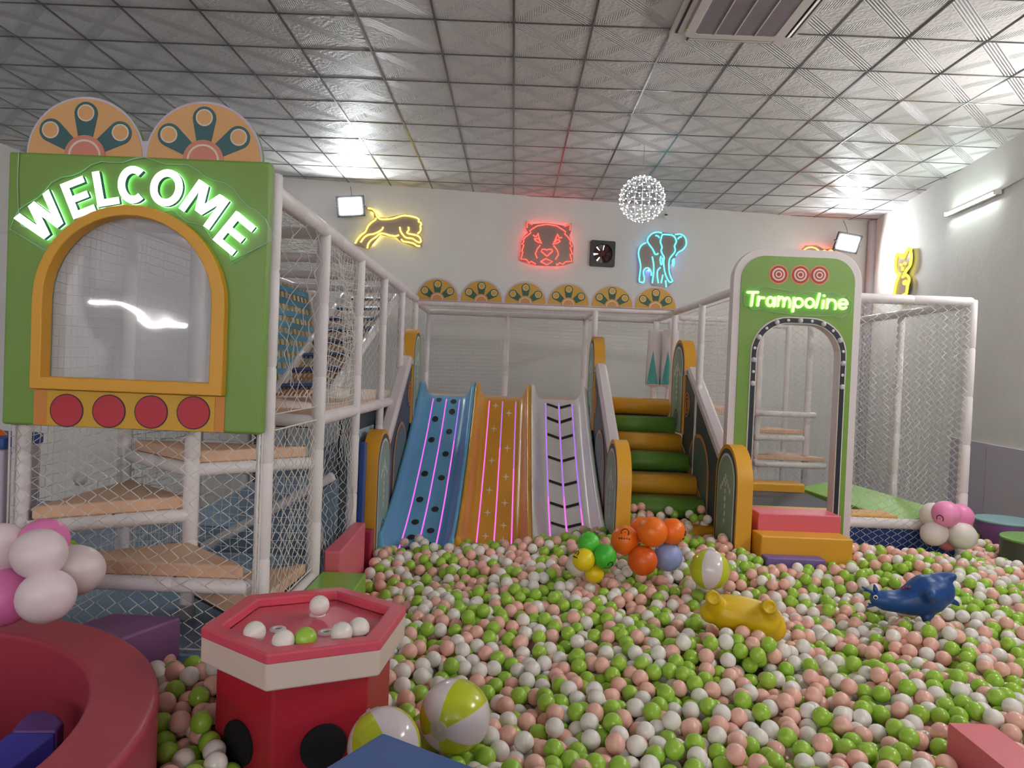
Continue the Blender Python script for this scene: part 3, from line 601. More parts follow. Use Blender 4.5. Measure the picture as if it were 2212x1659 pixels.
rail(t, (TWX1, PY[0] + .05, .60), (TWX1, PY[1], .60), r=.034, name='base_rail'); rail(t, (TWX0, PY[1], .60), (TWX1, PY[1], .60), r=.034, name='base_rail')
# corner steps: quarter triangles around the middle post
Cn = (-1.70, 3.86)
def step(z, p, q, rim=True):
    P = [Cn, p, q]; g = np.mean(P, 0); P2 = [tuple(np.array(a) + (g - np.array(a)) * .04) for a in P]
    if sum((P2[(i + 1) % 3][0] - P2[i][0]) * (P2[(i + 1) % 3][1] + P2[i][1]) for i in range(3)) > 0: P2 = P2[::-1]
    s = MB().plate([P2], XY(z), -.068, 0).build('corner_step', TAN, tower, bevel=.014)
    MB().plate([[tuple(np.array(a) + (g - np.array(a)) * .05) for a in P2]], XY(z), -.084, -.069).build('underside_board', mat('dark_board', (52, 44, 44), .7), s)
A_, B_, C_, D_ = (TWX0 + .05, 3.42), (TWX1 - .05, 3.42), (TWX1 - .02, 4.34), (TWX0 + .05, 4.34)
step(.70, B_, C_); step(.92, A_, B_); step(1.16, D_, A_); step(1.40, C_, D_)
for z, p, q in ((.82, A_, B_), (1.06, A_, Cn), (1.30, Cn, C_), (1.30, D_, Cn), (.82, Cn, B_)):
    rail(t, (p[0], p[1], z), (q[0], q[1], z), r=.036, name='step_rail')
MB().box((TWX0 + .04, PY[1] + .03, 1.56), (TWX1 - .03, PY[-1], 1.62)).build('deck', TAN, t, bevel=.012)
MB().box((TWX0 + .02, PY[1] + .06, 1.50), (TWX1 - .08, PY[-1], 1.555)).build('deck_frame', mat('dark_board', (0, 0, 0)), t)
MB().box((TWX1 - .13, PY[2] + .05, .2), (TWX1 - .10, PY[-1] - .05, 1.49)).build('side_panel', SLATE, t, bevel=.006)
# nets
def nt(par, *a, **k): return net(*a, **k).build('net', NETM, par)
nt(t, (TWX0, 3.40, .52), (TWX1, 3.40, .52), (TWX1, 3.40, 1.57), (TWX0, 3.40, 1.57), cell=.052, r=.0032, sag=.03, seed=1)
nt(t, (TWX1, 3.36, .66), (TWX1, 4.37, .66), (TWX1, 4.37, 1.56), (TWX1, 3.36, 1.56), cell=.056, r=.0029, sag=.03, seed=2)
nt(t, (TWX1, 3.36, 1.64), (TWX1, 4.37, 1.64), (TWX1, 4.37, RZ), (TWX1, 3.36, RZ), cell=.12, r=.0025, sag=.05, seed=3, jit=.25)
nt(t, (TWX1, 4.37, .5), (TWX1, 5.38, .5), (TWX1, 5.38, 1.56), (TWX1, 4.37, 1.56), cell=.05, r=.0027, sag=.06, seed=4, jit=.3)
nt(t, (TWX1, 4.37, 1.6), (TWX1, 5.38, 1.6), (TWX1, 5.38, RZ), (TWX1, 4.37, RZ), cell=.042, r=.0029, sag=.08, seed=5, style='grid', jit=.25)
for k in (2, 3, 4): nt(t, (TWX1, PY[k], 1.6), (TWX1, PY[k + 1], 1.6), (TWX1, PY[k + 1], RZ), (TWX1, PY[k], RZ), cell=.062, r=.0025, sag=.03, seed=6 + k)
nt(t, (TWX0, 3.36, .52), (TWX0, 5.38, .52), (TWX0, 5.38, RZ), (TWX0, 3.36, RZ), cell=.055, r=.0025, sag=.03, seed=9, style='grid')
nt(t, (TWX0, 5.38, 1.6), (TWX0, 8.45, 1.6), (TWX0, 8.45, RZ), (TWX0, 5.38, RZ), cell=.06, r=.0023, sag=.03, seed=10)
nt(t, (TWX0, 4.40, .52), (TWX1, 4.40, .52), (TWX1, 4.40, 1.5), (TWX0, 4.40, 1.5), cell=.05, r=.0024, sag=.03, seed=11, style='grid')
nt(t, (TWX0, 3.36, RZ + .03), (TWX1, 3.36, RZ + .03), (TWX1, 8.45, RZ + .03), (TWX0, 8.45, RZ + .03), cell=.05, r=.0023, sag=.02, seed=12, style='grid')
# rope-and-slat climbing nets with their slanting frames
def slat_net(P00, P10, P11, P01, nrope, nslat, rope, slat, label):
    P00, P10, P11, P01 = [np.array(p, float) for p in (P00, P10, P11, P01)]; g = np.mean([P00, P10, P11, P01], 0)
    o = thing('slat_climbing_net', g, label, 'climbing net')
    pt = lambda u, v: (P00 * (1 - u) + P10 * u) * (1 - v) + (P01 * (1 - u) + P11 * u) * v
    n = np.cross(P10 - P00, P01 - P00); n /= np.linalg.norm(n)
    for i in range(nrope): u = (i + .5) / nrope; MB().tube([pt(u, 0), pt(u, .5), pt(u, 1)], .009, 5).build('rope', rope, o)
    for j in range(nslat):
        v = (j + .5) / nslat; a, b = pt(.01, v), pt(.99, v); up = pt(.5, v + .01) - pt(.5, v); up /= np.linalg.norm(up)
        MB().obox((a + b) / 2, (b - a) / 2, up * .029, n * .016).build('slat', slat, o)
    for a, b in ((P00, P01), (P10, P11)): rail(o, a, b, r=.036, name='frame_tube')
slat_net((-2.27, 5.9, 1.64), (-2.2, 8.4, 1.64), (-2.2, 7.6, 2.66), (-2.27, 5.9, 2.66), 16, 9, mat('yellow_rope', (224, 178, 66), .7), mat('sky_slat', (92, 168, 205), .5), 'climbing net of yellow ropes and light blue slats inside the tower')
slat_net((-1.85, 5.6, 1.64), (-1.27, 5.0, 1.68), (-1.25, 7.7, 2.66), (-1.85, 7.8, 2.66), 12, 8, mat('brown_rope', (178, 132, 88), .7), mat('blue_slat', (46, 80, 140), .5), 'leaning climbing net of brown ropes and dark blue slats inside the tower')
# blue slide down behind the tower
o = thing('blue_ramp', (-2.0, 6.0, .5), 'pale blue sloping slide with a white handrail behind the tower net', 'slide')
MB().plate([[(-2.75, .5), (-1.25, .5), (-1.25, 1.37), (-2.75, .53)]], XZ(6.0), 0, .6).build('ramp_body', mat('pale_blue_vinyl', (172, 198, 222), .4), o, bevel=.02)
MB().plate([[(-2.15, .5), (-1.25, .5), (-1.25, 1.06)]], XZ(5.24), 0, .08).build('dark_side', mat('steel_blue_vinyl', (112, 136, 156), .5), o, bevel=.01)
rail(o, (-2.2, 5.22, .53), (-1.27, 5.22, 1.09), r=.035, name='handrail')
struct(MB().box((-7.3, 6.80, .5), (-2.42, 6.90, 3.0)).build('wall_partition', plaster))
# blue planks and left-edge pad
for k, (x, y) in enumerate(((-1.222, 5.66), (-1.160, 5.64))):
    tag(MB().box((x - .022, y, .45), (x + .022, y + .10, 1.26 + .03 * k)).build('blue_plank', NAVY, bevel=.006), ('dark blue upright padded plank, nearer the tower post', 'dark blue upright padded plank, nearer the blue slide')[k], 'plank', 'blue planks beside the slides')
e = AY(-14, 1075, 3.45); o = thing('padded_pillar', (e[0], 3.5, .5), 'lavender padded pillar with a blue top at the left edge', 'pad')
MB().box((e[0] - .2, 3.42, .5), (e[0] + .062, 3.7, 1.43)).build('body', LAV, o, bevel=.012); MB().box((e[0] - .21, 3.41, 1.432), (e[0] + .068, 3.71, 1.49)).build('top_pad', NAVY, o, bevel=.012)
c = AY(-14, 962, 3.5); o = thing('orange_balloon', c, 'dark orange balloon cut off by the left edge of the view', 'balloon')
MB().ball(c, (.07, .07, .085)).build('skin', mat('orange_balloon', (240, 112, 24), .35, spec=.4), o); MB().lathe([(.002, .0), (.012, -.022), (.001, -.024)], 8, c - np.array([0, 0, .083])).build('knot', mat('orange_balloon', (0, 0, 0)), o)
# small balls lying on the tower steps
BALLC = {'green': mat('green_ball', (160, 202, 70), .28, spec=.5, sub=.0), 'pink': mat('pink_ball', (241, 188, 173), .28, spec=.5), 'white': mat('white_ball', (240, 234, 228), .28, spec=.5)}
BR = .040
def single_ball(name, col, c, label, group=None, r=BR):
    o = MB().ball((0, 0, 0), r, 28, 18).build(name, BALLC[col], loc=(0, 0, 0)); o.location = c; return tag(o, label, 'ball', group)
single_ball('stray_ball', 'white', AZ(172, 1034, 1.20), 'pale ball on the left tan step behind the front net')
single_ball('stray_ball', 'green', AY(581, 926, 4.2), 'green plastic ball resting on the upper tan step of the tower')
single_ball('stray_ball', 'green', AZ(150, 1184, .96), 'green plastic ball on the lowest tan step behind the balloons')
# ------------------------------------------------------------------ slide platform and its frame
SX0, SX1, SY, SYB = -1.15, 1.86, 8.45, 9.55
t = frame_s = thing('slide_platform', (.35, 9.0, .2), 'white padded frame and tan deck at the top of the slides, with a back net', 'climbing frame')
MB().box((SX0 + .02, SY + .06, 1.48), (SX1 + 1.02, SYB, 1.565)).build('deck', TAN, t, bevel=.012)
MB().box((SX0 + .05, SY + .10, .2), (SX1, SY + .14, 1.50)).build('under_panel', SLATE, t)
rail(t, (SX0, SY, 2.66), (SX1, SY, 2.66), r=.036, name='top_rail'); rail(t, (SX0, SYB, 2.64), (SX1 + 1.75, SYB, 2.64), r=.036, name='top_rail')
rail(t, (SX1, SY, 2.66), (SX1, 6.14, 2.66), r=.034, name='top_rail')
for x in (SX0, SX1): rail(t, (x, SY, 2.655), (x, SYB, 2.645), r=.034, name='top_rail')
rail(t, (.93, SY, 2.65), (.93, SYB, 2.64), r=.03, name='top_rail')
for x, y, z0 in ((-.10, SYB, .2), (.93, SYB, .2), (.93, SY, .2), (SX1, SY, .2), (SX1, SYB, .2), (SX1, 7.22, .2), (SX0, SYB, .2), (SX1 + 1.1, SYB, .2), (SX1 + 1.75, SYB, .2)): post(t, x, y, z0, 2.66, r=.034)
nt(t, (SX0, SYB - .03, 1.57), (SX1 + 1.75, SYB - .03, 1.57), (SX1 + 1.75, SYB - .03, 2.63), (SX0, SYB - .03, 2.63), cell=.048, r=.0020, sag=.04, seed=21, style='grid', jit=.25)
nt(t, (SX1 + .12, 6.25, 1.55), (SX1 + .12, SY, 1.55), (SX1 + .12, SY, 2.64), (SX1 + .12, 6.25, 2.64), cell=.06, r=.0021, sag=.05, seed=22, style='grid', jit=.3)
nt(t, (SX0, SY, 2.70), (SX1, SY, 2.70), (SX1, SYB, 2.69), (SX0, SYB, 2.69), cell=.05, r=.0021, sag=.01, seed=23, style='grid')
rail(t, (SX1 + .04, SY + .12, 1.52), (SX1 + 1.75, SY + .12, 1.52), r=.034, name='deck_rail')
# scalloped board with six fans
cs = [AY(px, py, SY - .05)[0] for px, py in ((945, 631), (1040, 635), (1135, 640), (1228, 645), (1322, 649), (1416, 652))]
ft = thing('scalloped_fan_board', (.2, SY, 2.69), 'row of six gold scalloped fans along the rail above the slides', 'decoration')
GOLD2 = mat('dark_gold_print', (205, 160, 66), .5); SAL2 = mat('amber_print', (208, 146, 86), .5); TEAL2 = mat('forest_print', (54, 92, 66), .5)
MB().plate([scallop(cs, 2.694, .238, .02)], XZ(SY - .05), 0, .03, 0, 1).build('board', [mat('lilac_board', (0, 0, 0)), YELLOW], ft)
for c in cs: fan(ft, c, 2.694, .238, XZ(SY - .05), (GOLD2, TEAL2, SAL2, CREAM))
# punching bags
for (px, y, lb) in ((1416, 9.1, 'white hanging bag with teal spikes above the stairs'), (1448, 8.95, 'white hanging bag with teal spikes, half hidden by the stair pillar')):
    p = AY(px, 745, y); zt, zb = 2.49, 1.79; o = thing('hanging_bag', (p[0], y, zb), lb, 'bag', 'punching bags over the stairs')
    MB().lathe([(.001, zt), (.085, zt - .002), (.096, zt - .02), (.105, zb + .02), (.098, zb), (.001, zb - .03)], 28, (p[0], y, 0)).build('bag_body', WHITEV, o)
    for k in range(4):
        q = -PI / 2 + (k - .5) * PI / 2 + .35; m = MB(); V = []
        for i in range(9):
            f = i / 8; z = zb + .02 + f * .42; hw = .72 * (1 - f); rr = (.105 + (.096 - .105) * ((z - zb - .02) / (zt - zb - .04))) + .0015
            V += [(p[0] + rr * math.cos(q + s * hw), y + rr * math.sin(q + s * hw), z) for s in (-1, -.5, 0, .5, 1)]
        m.add(V, [(i * 5 + j, i * 5 + j + 1, (i + 1) * 5 + j + 1, (i + 1) * 5 + j) for i in range(8) for j in range(4)], 0, True); m.build('teal_spike', mat('teal_vinyl', (72, 168, 162), .45), o)
    sleeve((p[0], y, 1.57), (p[0], y, zb), .034).build('pole', WHITE_SLEEVE, o); sleeve((p[0], y, zt), (p[0], y, 2.60), .036).build('hanger', WHITE_SLEEVE, o)

# ------------------------------------------------------------------ slides
PROF = [(8.50, 1.585), (8.38, 1.575), (8.27, 1.53), (8.13, 1.43), (7.95, 1.295), (7.7, 1.13), (7.4, .95), (7.1, .785), (6.8, .63), (6.5, .50), (6.25, .41), (6.05, .355), (5.95, .34)]
PR2 = smooth([(0, a, b) for a, b in PROF], 4)
def slide(x0, x1, label, m, strip_mats, deco):
    t = thing('slide', ((x0 + x1) / 2, 6.0, .2), label, 'slide', 'three slides with light strips')
    w_ = x1 - x0; h = .17; e = .045; sec = [(0, -.10), (0, h - .02), (.008, h - .004), (.02, h), (e - .015, h), (e, h - .012), (e + .012, h - .05), (e + .03, .06), (e + .06, .016), (e + .10, 0)]
    sec = sec + [(w_ - a, b) for a, b in reversed(sec)]; V = []; n = len(sec)
    for i, p in enumerate(PR2):
        k = min(1.0, max(0.0, (i + 1) / 5)) if i < 5 else 1.0
        for a, b in sec: V.append((x0 + a, p[1], p[2] + (b if b < .02 else b * (.35 + .65 * k) if False else b)))
    MB().add(V, [(i * n + j, i * n + j + 1, (i + 1) * n + j + 1, (i + 1) * n + j) for i in range(len(PR2) - 1) for j in range(n - 1)] + [tuple(range(n)), tuple((len(PR2) - 1) * n + j for j in range(n))[::-1]], 0, True).build('slide_bed', m, t)
    def ribbon(name, us, lo, hi, mt, lift=.003):
        V = []; N = 0
        for p in PR2:
            if lo <= p[1] <= hi: V += [(x0 + us[0] * w_, p[1], p[2] + lift), (x0 + us[1] * w_, p[1], p[2] + lift)]; N += 1
        return MB().add(V, [(2 * i, 2 * i + 1, 2 * i + 3, 2 * i + 2) for i in range(N - 1)], 0, True).build(name, mt, t)
    for f, (m1, m2, cut) in zip((.265, .5, .735), strip_mats):
        ribbon('light_strip', (f - .0095, f + .0095), 5.9, cut, m1); ribbon('light_strip', (f - .0095, f + .0095), cut - .12, 8.32, m2)
    def zat(y):
        for a, b in zip(PR2, PR2[1:]):
            if a[1] >= y >= b[1]: q = (a[1] - y) / (a[1] - b[1] + 1e-9); return a[2] + (b[2] - a[2]) * q
        return PR2[-1][2]
    def onbed(P, name, mt, lift=.004):            # outline (u in metres across, y) draped on the bed
        V = [(x0 + a, y, zat(y) + lift) for a, y in P]; return MB().add(V, [tuple(range(len(V)))]).build(name, mt, t)
    deco(w_, onbed)
    return t
MAG = glow('strip_magenta', (.92, .15, .78), 1.05); VIO = glow('strip_violet', (.42, .17, .80), .95); DIM = mat('strip_off', (168, 140, 176), .4); PK = glow('strip_pink', (1, .22, .58), 1.7)
def dots(w_, on):
    bl = mat('slide_dot', (28, 30, 42), .5)
    for k, (f, y) in enumerate([(.37, 8.28), (.63, 8.26), (.36, 8.0), (.63, 8.11), (.36, 7.7), (.63, 7.83), (.36, 7.2), (.63, 7.5), (.37, 6.83), (.63, 7.15), (.38, 6.5), (.62, 6.7), (.38, 6.27), (.62, 6.38), (.39, 6.07), (.62, 6.17)]):
        on(circ(f * w_, y, .034, 18, ry=.040), 'dot', bl)
def stars(w_, on):
    wt = mat('star_print', (238, 222, 196), .5)
    for f, y in [(.38, 8.22), (.62, 8.12), (.38, 7.9), (.62, 7.62), (.38, 7.43), (.62, 7.2), (.38, 7.0), (.62, 6.83), (.38, 6.68), (.62, 6.5), (.38, 6.33), (.62, 6.28), (.38, 6.1)]:
        on([(f * w_ + (.040 if k % 2 == 0 else .011) * math.cos(k * PI / 4), y + (.058 if k % 2 == 0 else .016) * math.sin(k * PI / 4)) for k in range(8)], 'star', wt)
def chevs(w_, on):
    bk = mat('chevron_print', (26, 26, 34), .5)
    for y in (8.26, 8.06, 7.83, 7.5, 7.15, 6.84, 6.55, 6.28):
        for s in (-1, 1):
            a, b = w_ * .5 + s * .012, w_ * (.5 + s * .215); P = [(a, y - .055), (b, y), (b, y + .04), (a, y - .015)]
            P = [(a + (b - a) * q, y - .055 + .055 * q) for q in (0, .5, 1)] + [(a + (b - a) * q, y - .015 + .055 * q) for q in (1, .5, 0)]
            on(P if s < 0 else P[::-1], 'chevron', bk)
slide(-1.075, -.43, 'glossy blue slide with black dots and pink light strips', mat('blue_fibreglass', (98, 166, 208), .32, coat=.15), [(MAG, MAG, 7.9), (MAG, MAG, 7.9), (MAG, VIO, 7.8)], dots)
slide(-.43, .215, 'glossy yellow slide with white stars and pink light strips', mat('yellow_fibreglass', (222, 158, 40), .32, coat=.15), [(MAG, MAG, 7.6), (MAG, VIO, 7.7), (MAG, VIO, 7.4)], stars)
slide(.215, .86, 'glossy white slide with black chevrons and pink light strips', mat('white_fibreglass', (242, 238, 235), .32, coat=.15), [(MAG, VIO, 7.05), (MAG, VIO, 7.0), (MAG, VIO, 6.9)], chevs)

# ------------------------------------------------------------------ padded side walls of slides and stairs
def side_wall(x0, x1, face, label, ypos):
    """slab between x0 and x1; face -1 prints on the -x side, +1 on the +x side"""
    ya, yb, yc, yd = ypos
    t = thing('slide_side_wall', ((x0 + x1) / 2, ya, .2), label, 'padded wall', 'padded walls beside the slides and stairs')
    xf = x1 if face > 0 else x0
    fn = lambda a, b, tt: (xf + face * tt, a, b)
    body = [(yb - .05, .2), (yc + .05, .2), (yc + .05, 1.94), (yc - .10, 1.95), (yc - .22, 1.90), (yb - .05, 1.22)]
    MB().plate([body], YZ(x0 + .006), 0, x1 - x0 - .012).build('panel', SLATE, t, bevel=.006)
    cap = [(yc + .03, 1.97), (yc - .10, 1.98), (yc - .24, 1.93), (yb - .05, 1.25)]
    P = smooth([(0, a, b) for a, b in cap], 4); m = MB(); V = []
    for i, p in enumerate(P):
        dy, dz = (P[min(i + 1, len(P) - 1)] - P[max(i - 1, 0)])[1:]; l = math.hypot(dy, dz); ny, nz = -dz / l, dy / l
        if nz < 0: ny, nz = -ny, -nz
        for u, h in ((-.012, -.05), (-.012, .0), (.012, .022), (x1 - x0 - .012, .022), (x1 - x0 + .012, 0), (x1 - x0 + .012, -.05)): V.append((x0 + u, p[1] + ny * h, p[2] + nz * h))
    n = 6; m.add(V, [(i * n + j, i * n + (j + 1) % n, (i + 1) * n + (j + 1) % n, (i + 1) * n + j) for i in range(len(P) - 1) for j in range(n)] + [tuple(range(n)), tuple((len(P) - 1) * n + j for j in range(n))], 0, False); m.build('cap', WHITEV, t, bevel=.008)
    # prints on the panel
    pm = [mat('amber_line', (202, 140, 84), .5), mat('sage_print', (98, 120, 116), .5)]
    ym = (yb + yc) / 2 + .05; m = MB(); zt = 1.36
    A = lambda g: [(ym - .44 + g, .35), (ym + .36 - g, .35)] + [(ym - .04 + (.40 - g) * math.cos(q), zt - .4 + (.40 - g) * math.sin(q)) for q in np.linspace(0, PI, 18)]
    m.plate([A(0)], fn, -.002, .0025, 0); m.plate([A(.035)], fn, -.001, .004, 1); m.build('arch_print', pm, t)
    m = MB(); sc_ = (yc - .12, 1.62)
    for rr in (.115, .08, .045): m.plate([circ(*sc_, rr, 24, ry=rr * 1.15), circ(*sc_, rr - .014, 24, ry=(rr - .014) * 1.15)], fn, -.002, .003)
    m.build('spiral_print', pm[0], t)
    # pillars
    for (y0, y1, z0, z1) in ((ya, yb, .2, 1.36), (yc, yd, 1.3, 2.32)):
        pl = MB().plate([arch(y0, y1, z0, z1, (y1 - y0) / 2 - .001, 14)], YZ(x0 - .012), 0, x1 - x0 + .024).build('pillar', YELLOW, t, bevel=.014)
        xo = .012; h = y1 - y0; m = MB()
        for k, (g, mi, th) in enumerate(((.035, 0, .002), (.075, 1, .0035), (.095, 2, .005))):
            m.plate([arch(y0 + g, y1 - g, z0 + .02, z1 - g, h / 2 - g - .001, 14)], lambda a, b, tt: (xf + face * (xo + tt), a, b), -.002, th, mi)
        yc_, zc_ = (y0 + y1) / 2, z1 - .27
        f2 = lambda a, b, tt: (xf + face * (xo + tt), a, b)
        for q in range(7): m.plate([circ(yc_, zc_ - q * .062, .017, 12, ry=.024)], f2, .003, .0065, 1)
        for s in (-1, 1):
            for q in range(1, 4): m.plate([circ(yc_ + s * q * .042, zc_ - q * .036, .017, 12, ry=.022)], f2, .003, .0065, 1)
        for rr in (.105, .07, .035): m.plate([circ(yc_, zc_ - .60, rr, 24), circ(yc_, zc_ - .60, rr - .016, 24)], f2, .003, .0065, 0)
        if z1 - z0 > .2: m.build('arrow_print', [SLATE, mat('white_print', (224, 220, 222), .5), mat('sage_light_print', (142, 172, 152), .5)], pl)
    return t
side_wall(-1.18, -1.08, 1, 'padded wall of yellow arches left of the blue slide', (5.82, 6.46, 7.72, 8.33))
side_wall(.875, .965, -1, 'padded wall of yellow arches between white slide and stairs', (5.72, 6.42, 7.72, 8.33))
sw = side_wall(1.835, 1.935, -1, 'padded wall of yellow arches right of the stairs', (5.74, 6.36, 7.70, 8.30))
MB().plate([[(6.15, .42), (6.32, .42), (7.72, 1.10), (7.72, 1.20)]], YZ(1.826), 0, .012).build('edge_strip', mat('amber_line', (0, 0, 0)), sw)

# ------------------------------------------------------------------ soft stairs
t = thing('soft_stairs', (1.4, 6.4, .2), 'soft stairs of alternating yellow and green rolls beside the white slide', 'stairs')
ST_ = [(8.39, 1.55), (8.06, 1.357), (7.74, 1.195), (7.40, 1.03), (7.05, .85), (6.73, .68), (6.39, .51)]
DK = mat('charcoal_vinyl', (74, 74, 80), .55); GREEN2 = mat('stair_green', (96, 142, 54), .45)
for k, (y, z) in enumerate(ST_):
    mt = YELLOW if k % 2 == 0 else GREEN2
    P = [(y + .30, z - .075)] + [(y + .02 - .085 * math.cos(q) * .9, z + .085 * math.sin(q)) for q in np.linspace(-PI / 2, PI / 2, 12)] + [(y + .16, z + .075), (y + .2, z + .05)]
    P = [(y + .2, z - .094)] + [(y - .088 * math.cos(q), z + .094 * math.sin(q)) for q in np.linspace(-PI / 2, PI / 2, 14)] + [(y + .2, z + .094)]
    MB().plate([P[::-1]], YZ(.98), 0, .84, sm=True).build('roll', mt, t)
    yn = ST_[k - 1][0] if k else y + .33
    MB().box((.98, y + .1, .2), (1.82, yn + .02, z + .045)).build('tread', DK, t)
for k, (x, y, z) in enumerate(((1.25, 6.66, .74), (1.42, 6.66, .74))):
    single_ball('stray_ball', 'pink', (x, y - .02, .605 + .0 + .02), 'pink ball in the corner of a green stair roll, %s' % ('nearer the slides' if k == 0 else 'nearer the middle'), 'pink balls on the stairs')

# ------------------------------------------------------------------ trampoline cage
QY = 6.1; QX0, QX1 = 1.825, 2.905; DX0, DX1 = 2.052, 2.735
t = thing('trampoline_arch', (2.36, QY, .2), 'tall green rounded entrance arch of the trampoline cage', 'panel')
MB().plate([arch(QX0, QX1, .2, 3.02, .26), arch(DX0 - .045, DX1 + .045, .62, 2.43, .30)], XZ(QY), 0, .10).build('border', WHITEV, t, bevel=.012)
MB().plate([arch(QX0 + .062, QX1 - .062, .21, 2.955, .20), arch(DX0 - .05, DX1 + .05, .62, 2.435, .30)], XZ(QY), -.008, .004).build('face', GREEN, t)
m = MB(); m.plate([arch(DX0 - .062, DX1 + .062, .60, 2.45, .31), arch(DX0 - .008, DX1 + .008, .61, 2.395, .27)], XZ(QY), -.014, .10, 0); m.build('door_trim_edge', WHITEV, t)
MB().plate([arch(DX0 - .052, DX1 + .052, .605, 2.44, .305), arch(DX0 - .016, DX1 + .016, .61, 2.402, .275)], XZ(QY), -.019, -.012).build('door_trim', mat('dark_teal_trim', (34, 42, 50), .5), t)
bx0, bx1, bzt, br = DX0 - .034, DX1 + .034, 2.421, .29
def trim_pt(s_):                                    # along the trim: left side up, over the arch, right side down
    for (xc, sg) in ((bx0 + br, -1), (bx1 - br, 1)): pass
    L1, La, Lt = bzt - br - 1.6, br * PI / 2, bx1 - bx0 - 2 * br
    if s_ < L1: return bx0, 1.6 + s_
    s_ -= L1
    if s_ < La: q = PI - s_ / br; return bx0 + br + br * math.cos(q), bzt - br + br * math.sin(q)
    s_ -= La
    if s_ < Lt: return bx0 + br + s_, bzt
    s_ -= Lt
    if s_ < La: q = PI / 2 - s_ / br; return bx1 - br + br * math.cos(q), bzt - br + br * math.sin(q)
    return bx1, bzt - br - (s_ - La)
tot = 2 * (bzt - br - 1.6) + br * PI + bx1 - bx0 - 2 * br
for k in range(17):
    x, z = trim_pt(tot * (.13 + .74 * k / 16)); rr = k % 2 == 0
    MB().ball((x, QY - .020, z), (.023, .016, .023) if rr else (.013, .006, .013), 14, 8).build('bulb', mat('frosted_bulb', (190, 190, 192), .3) if rr else mat('white_print', (0, 0, 0)), t)
for px in (1681, 1728, 1769):
    p = AY(px, 593 + (px - 1681) * .02, QY); m = MB()
    for k, (rr, mi) in enumerate(((.083, 0), (.072, 1), (.054, 2), (.040, 1), (.028, 2), (.0165, 1))): m.plate([circ(p[0], p[2], rr, 30)], XZ(QY), -.010 - .0012 * k, -.006, mi)
    m.build('target_disc', [mat('peach_print', (224, 150, 96), .5), mat('wine_print', (176, 48, 62), .5), CREAM], t)
TW_IT = []
for ch, px, py, wd, ht in (('T', 1625, 645, 27, 35), ('r', 1643, 651, 19, 24), ('a', 1665, 651.5, 22, 24), ('m', 1693.5, 652, 31, 25), ('p', 1723.5, 659, 25, 34), ('o', 1749, 654.5, 23, 24), ('l', 1766.5, 649.5, 14, 35), ('i', 1778.5, 652, 9, 32), ('n', 1796, 657, 24, 24), ('e', 1821, 657, 24, 25)):
    p = AY(px, py, QY - .03); k = (QY - .03) / F_PX; TW_IT.append((ch, p[0], p[2], -.055, wd * k, ht * k, .0235))
p0, p1 = AY(1604, 648, QY), AY(1839, 658, QY); PL = []
for k in range(81):
    q = 2 * PI * k / 80; a = math.cos(q); b = math.sin(q); ax = abs(a) ** .35 * (1 if a > 0 else -1); bz = abs(b) ** .5 * (1 if b > 0 else -1)
    PL.append(((p0[0] + p1[0]) / 2 + ax * .455, (p0[2] + p1[2]) / 2 - .022 * ax + bz * (.098 + .012 * math.sin(11 * q))))
letter_sign('trampoline_sign', 'glowing yellow green Trampoline lettering on the green arch', TW_IT, XZ(QY - .008), glow('letter_lime', (.86, 1, .40), 1.5), mat('lime_side', (150, 210, 70), .4), [(PL[:-1], 0)], .014, glow('lime_glow', (.28, 1, .10), 2.6), True)
CX1, CYB = 3.87, 8.35
t = thing('trampoline_cage', (2.9, 7.2, .2), 'white padded net cage around the trampoline, on the right', 'cage')
rail(t, (QX1 - .05, 6.15, 2.64), (CX1, 6.15, 2.64), r=.042, name='top_rail'); rail(t, (CX1, 6.15, 2.63), (CX1, CYB + .1, 2.63), r=.038, name='top_rail')
rail(t, (SX1 + .06, CYB + .1, 2.60), (CX1, CYB + .1, 2.60), r=.034, name='top_rail'); rail(t, (QX1 - .05, 6.15, .73), (CX1, 6.15, .73), r=.044, name='base_rail')
for x, y in ((CX1, 6.15), (CX1, 7.26), (CX1, CYB + .1)): post(t, x, y, .2, 2.66, r=.042 if y < 7 else .036)
nt(t, (QX1 - .02, 6.12, .45), (CX1, 6.12, .45), (CX1, 6.12, 2.62), (QX1 - .02, 6.12, 2.62), cell=.05, r=.0032, sag=.07, seed=31, jit=.12)
nt(t, (CX1, 6.17, .5), (CX1, CYB + .1, .5), (CX1, CYB + .1, 2.6), (CX1, 6.17, 2.6), cell=.052, r=.0027, sag=.06, seed=32, jit=.12)
nt(t, (SX1 + .1, CYB + .14, .62), (CX1, CYB + .14, .62), (CX1, CYB + .14, 2.6), (SX1 + .1, CYB + .14, 2.6), cell=.055, r=.0030, sag=.10, seed=33, jit=.12)
MB().box((QX1 - .05, 6.15, .2), (CX1, 6.19, .70)).build('blue_skirt', mat('royal_blue_vinyl', (34, 62, 124), .5), t)
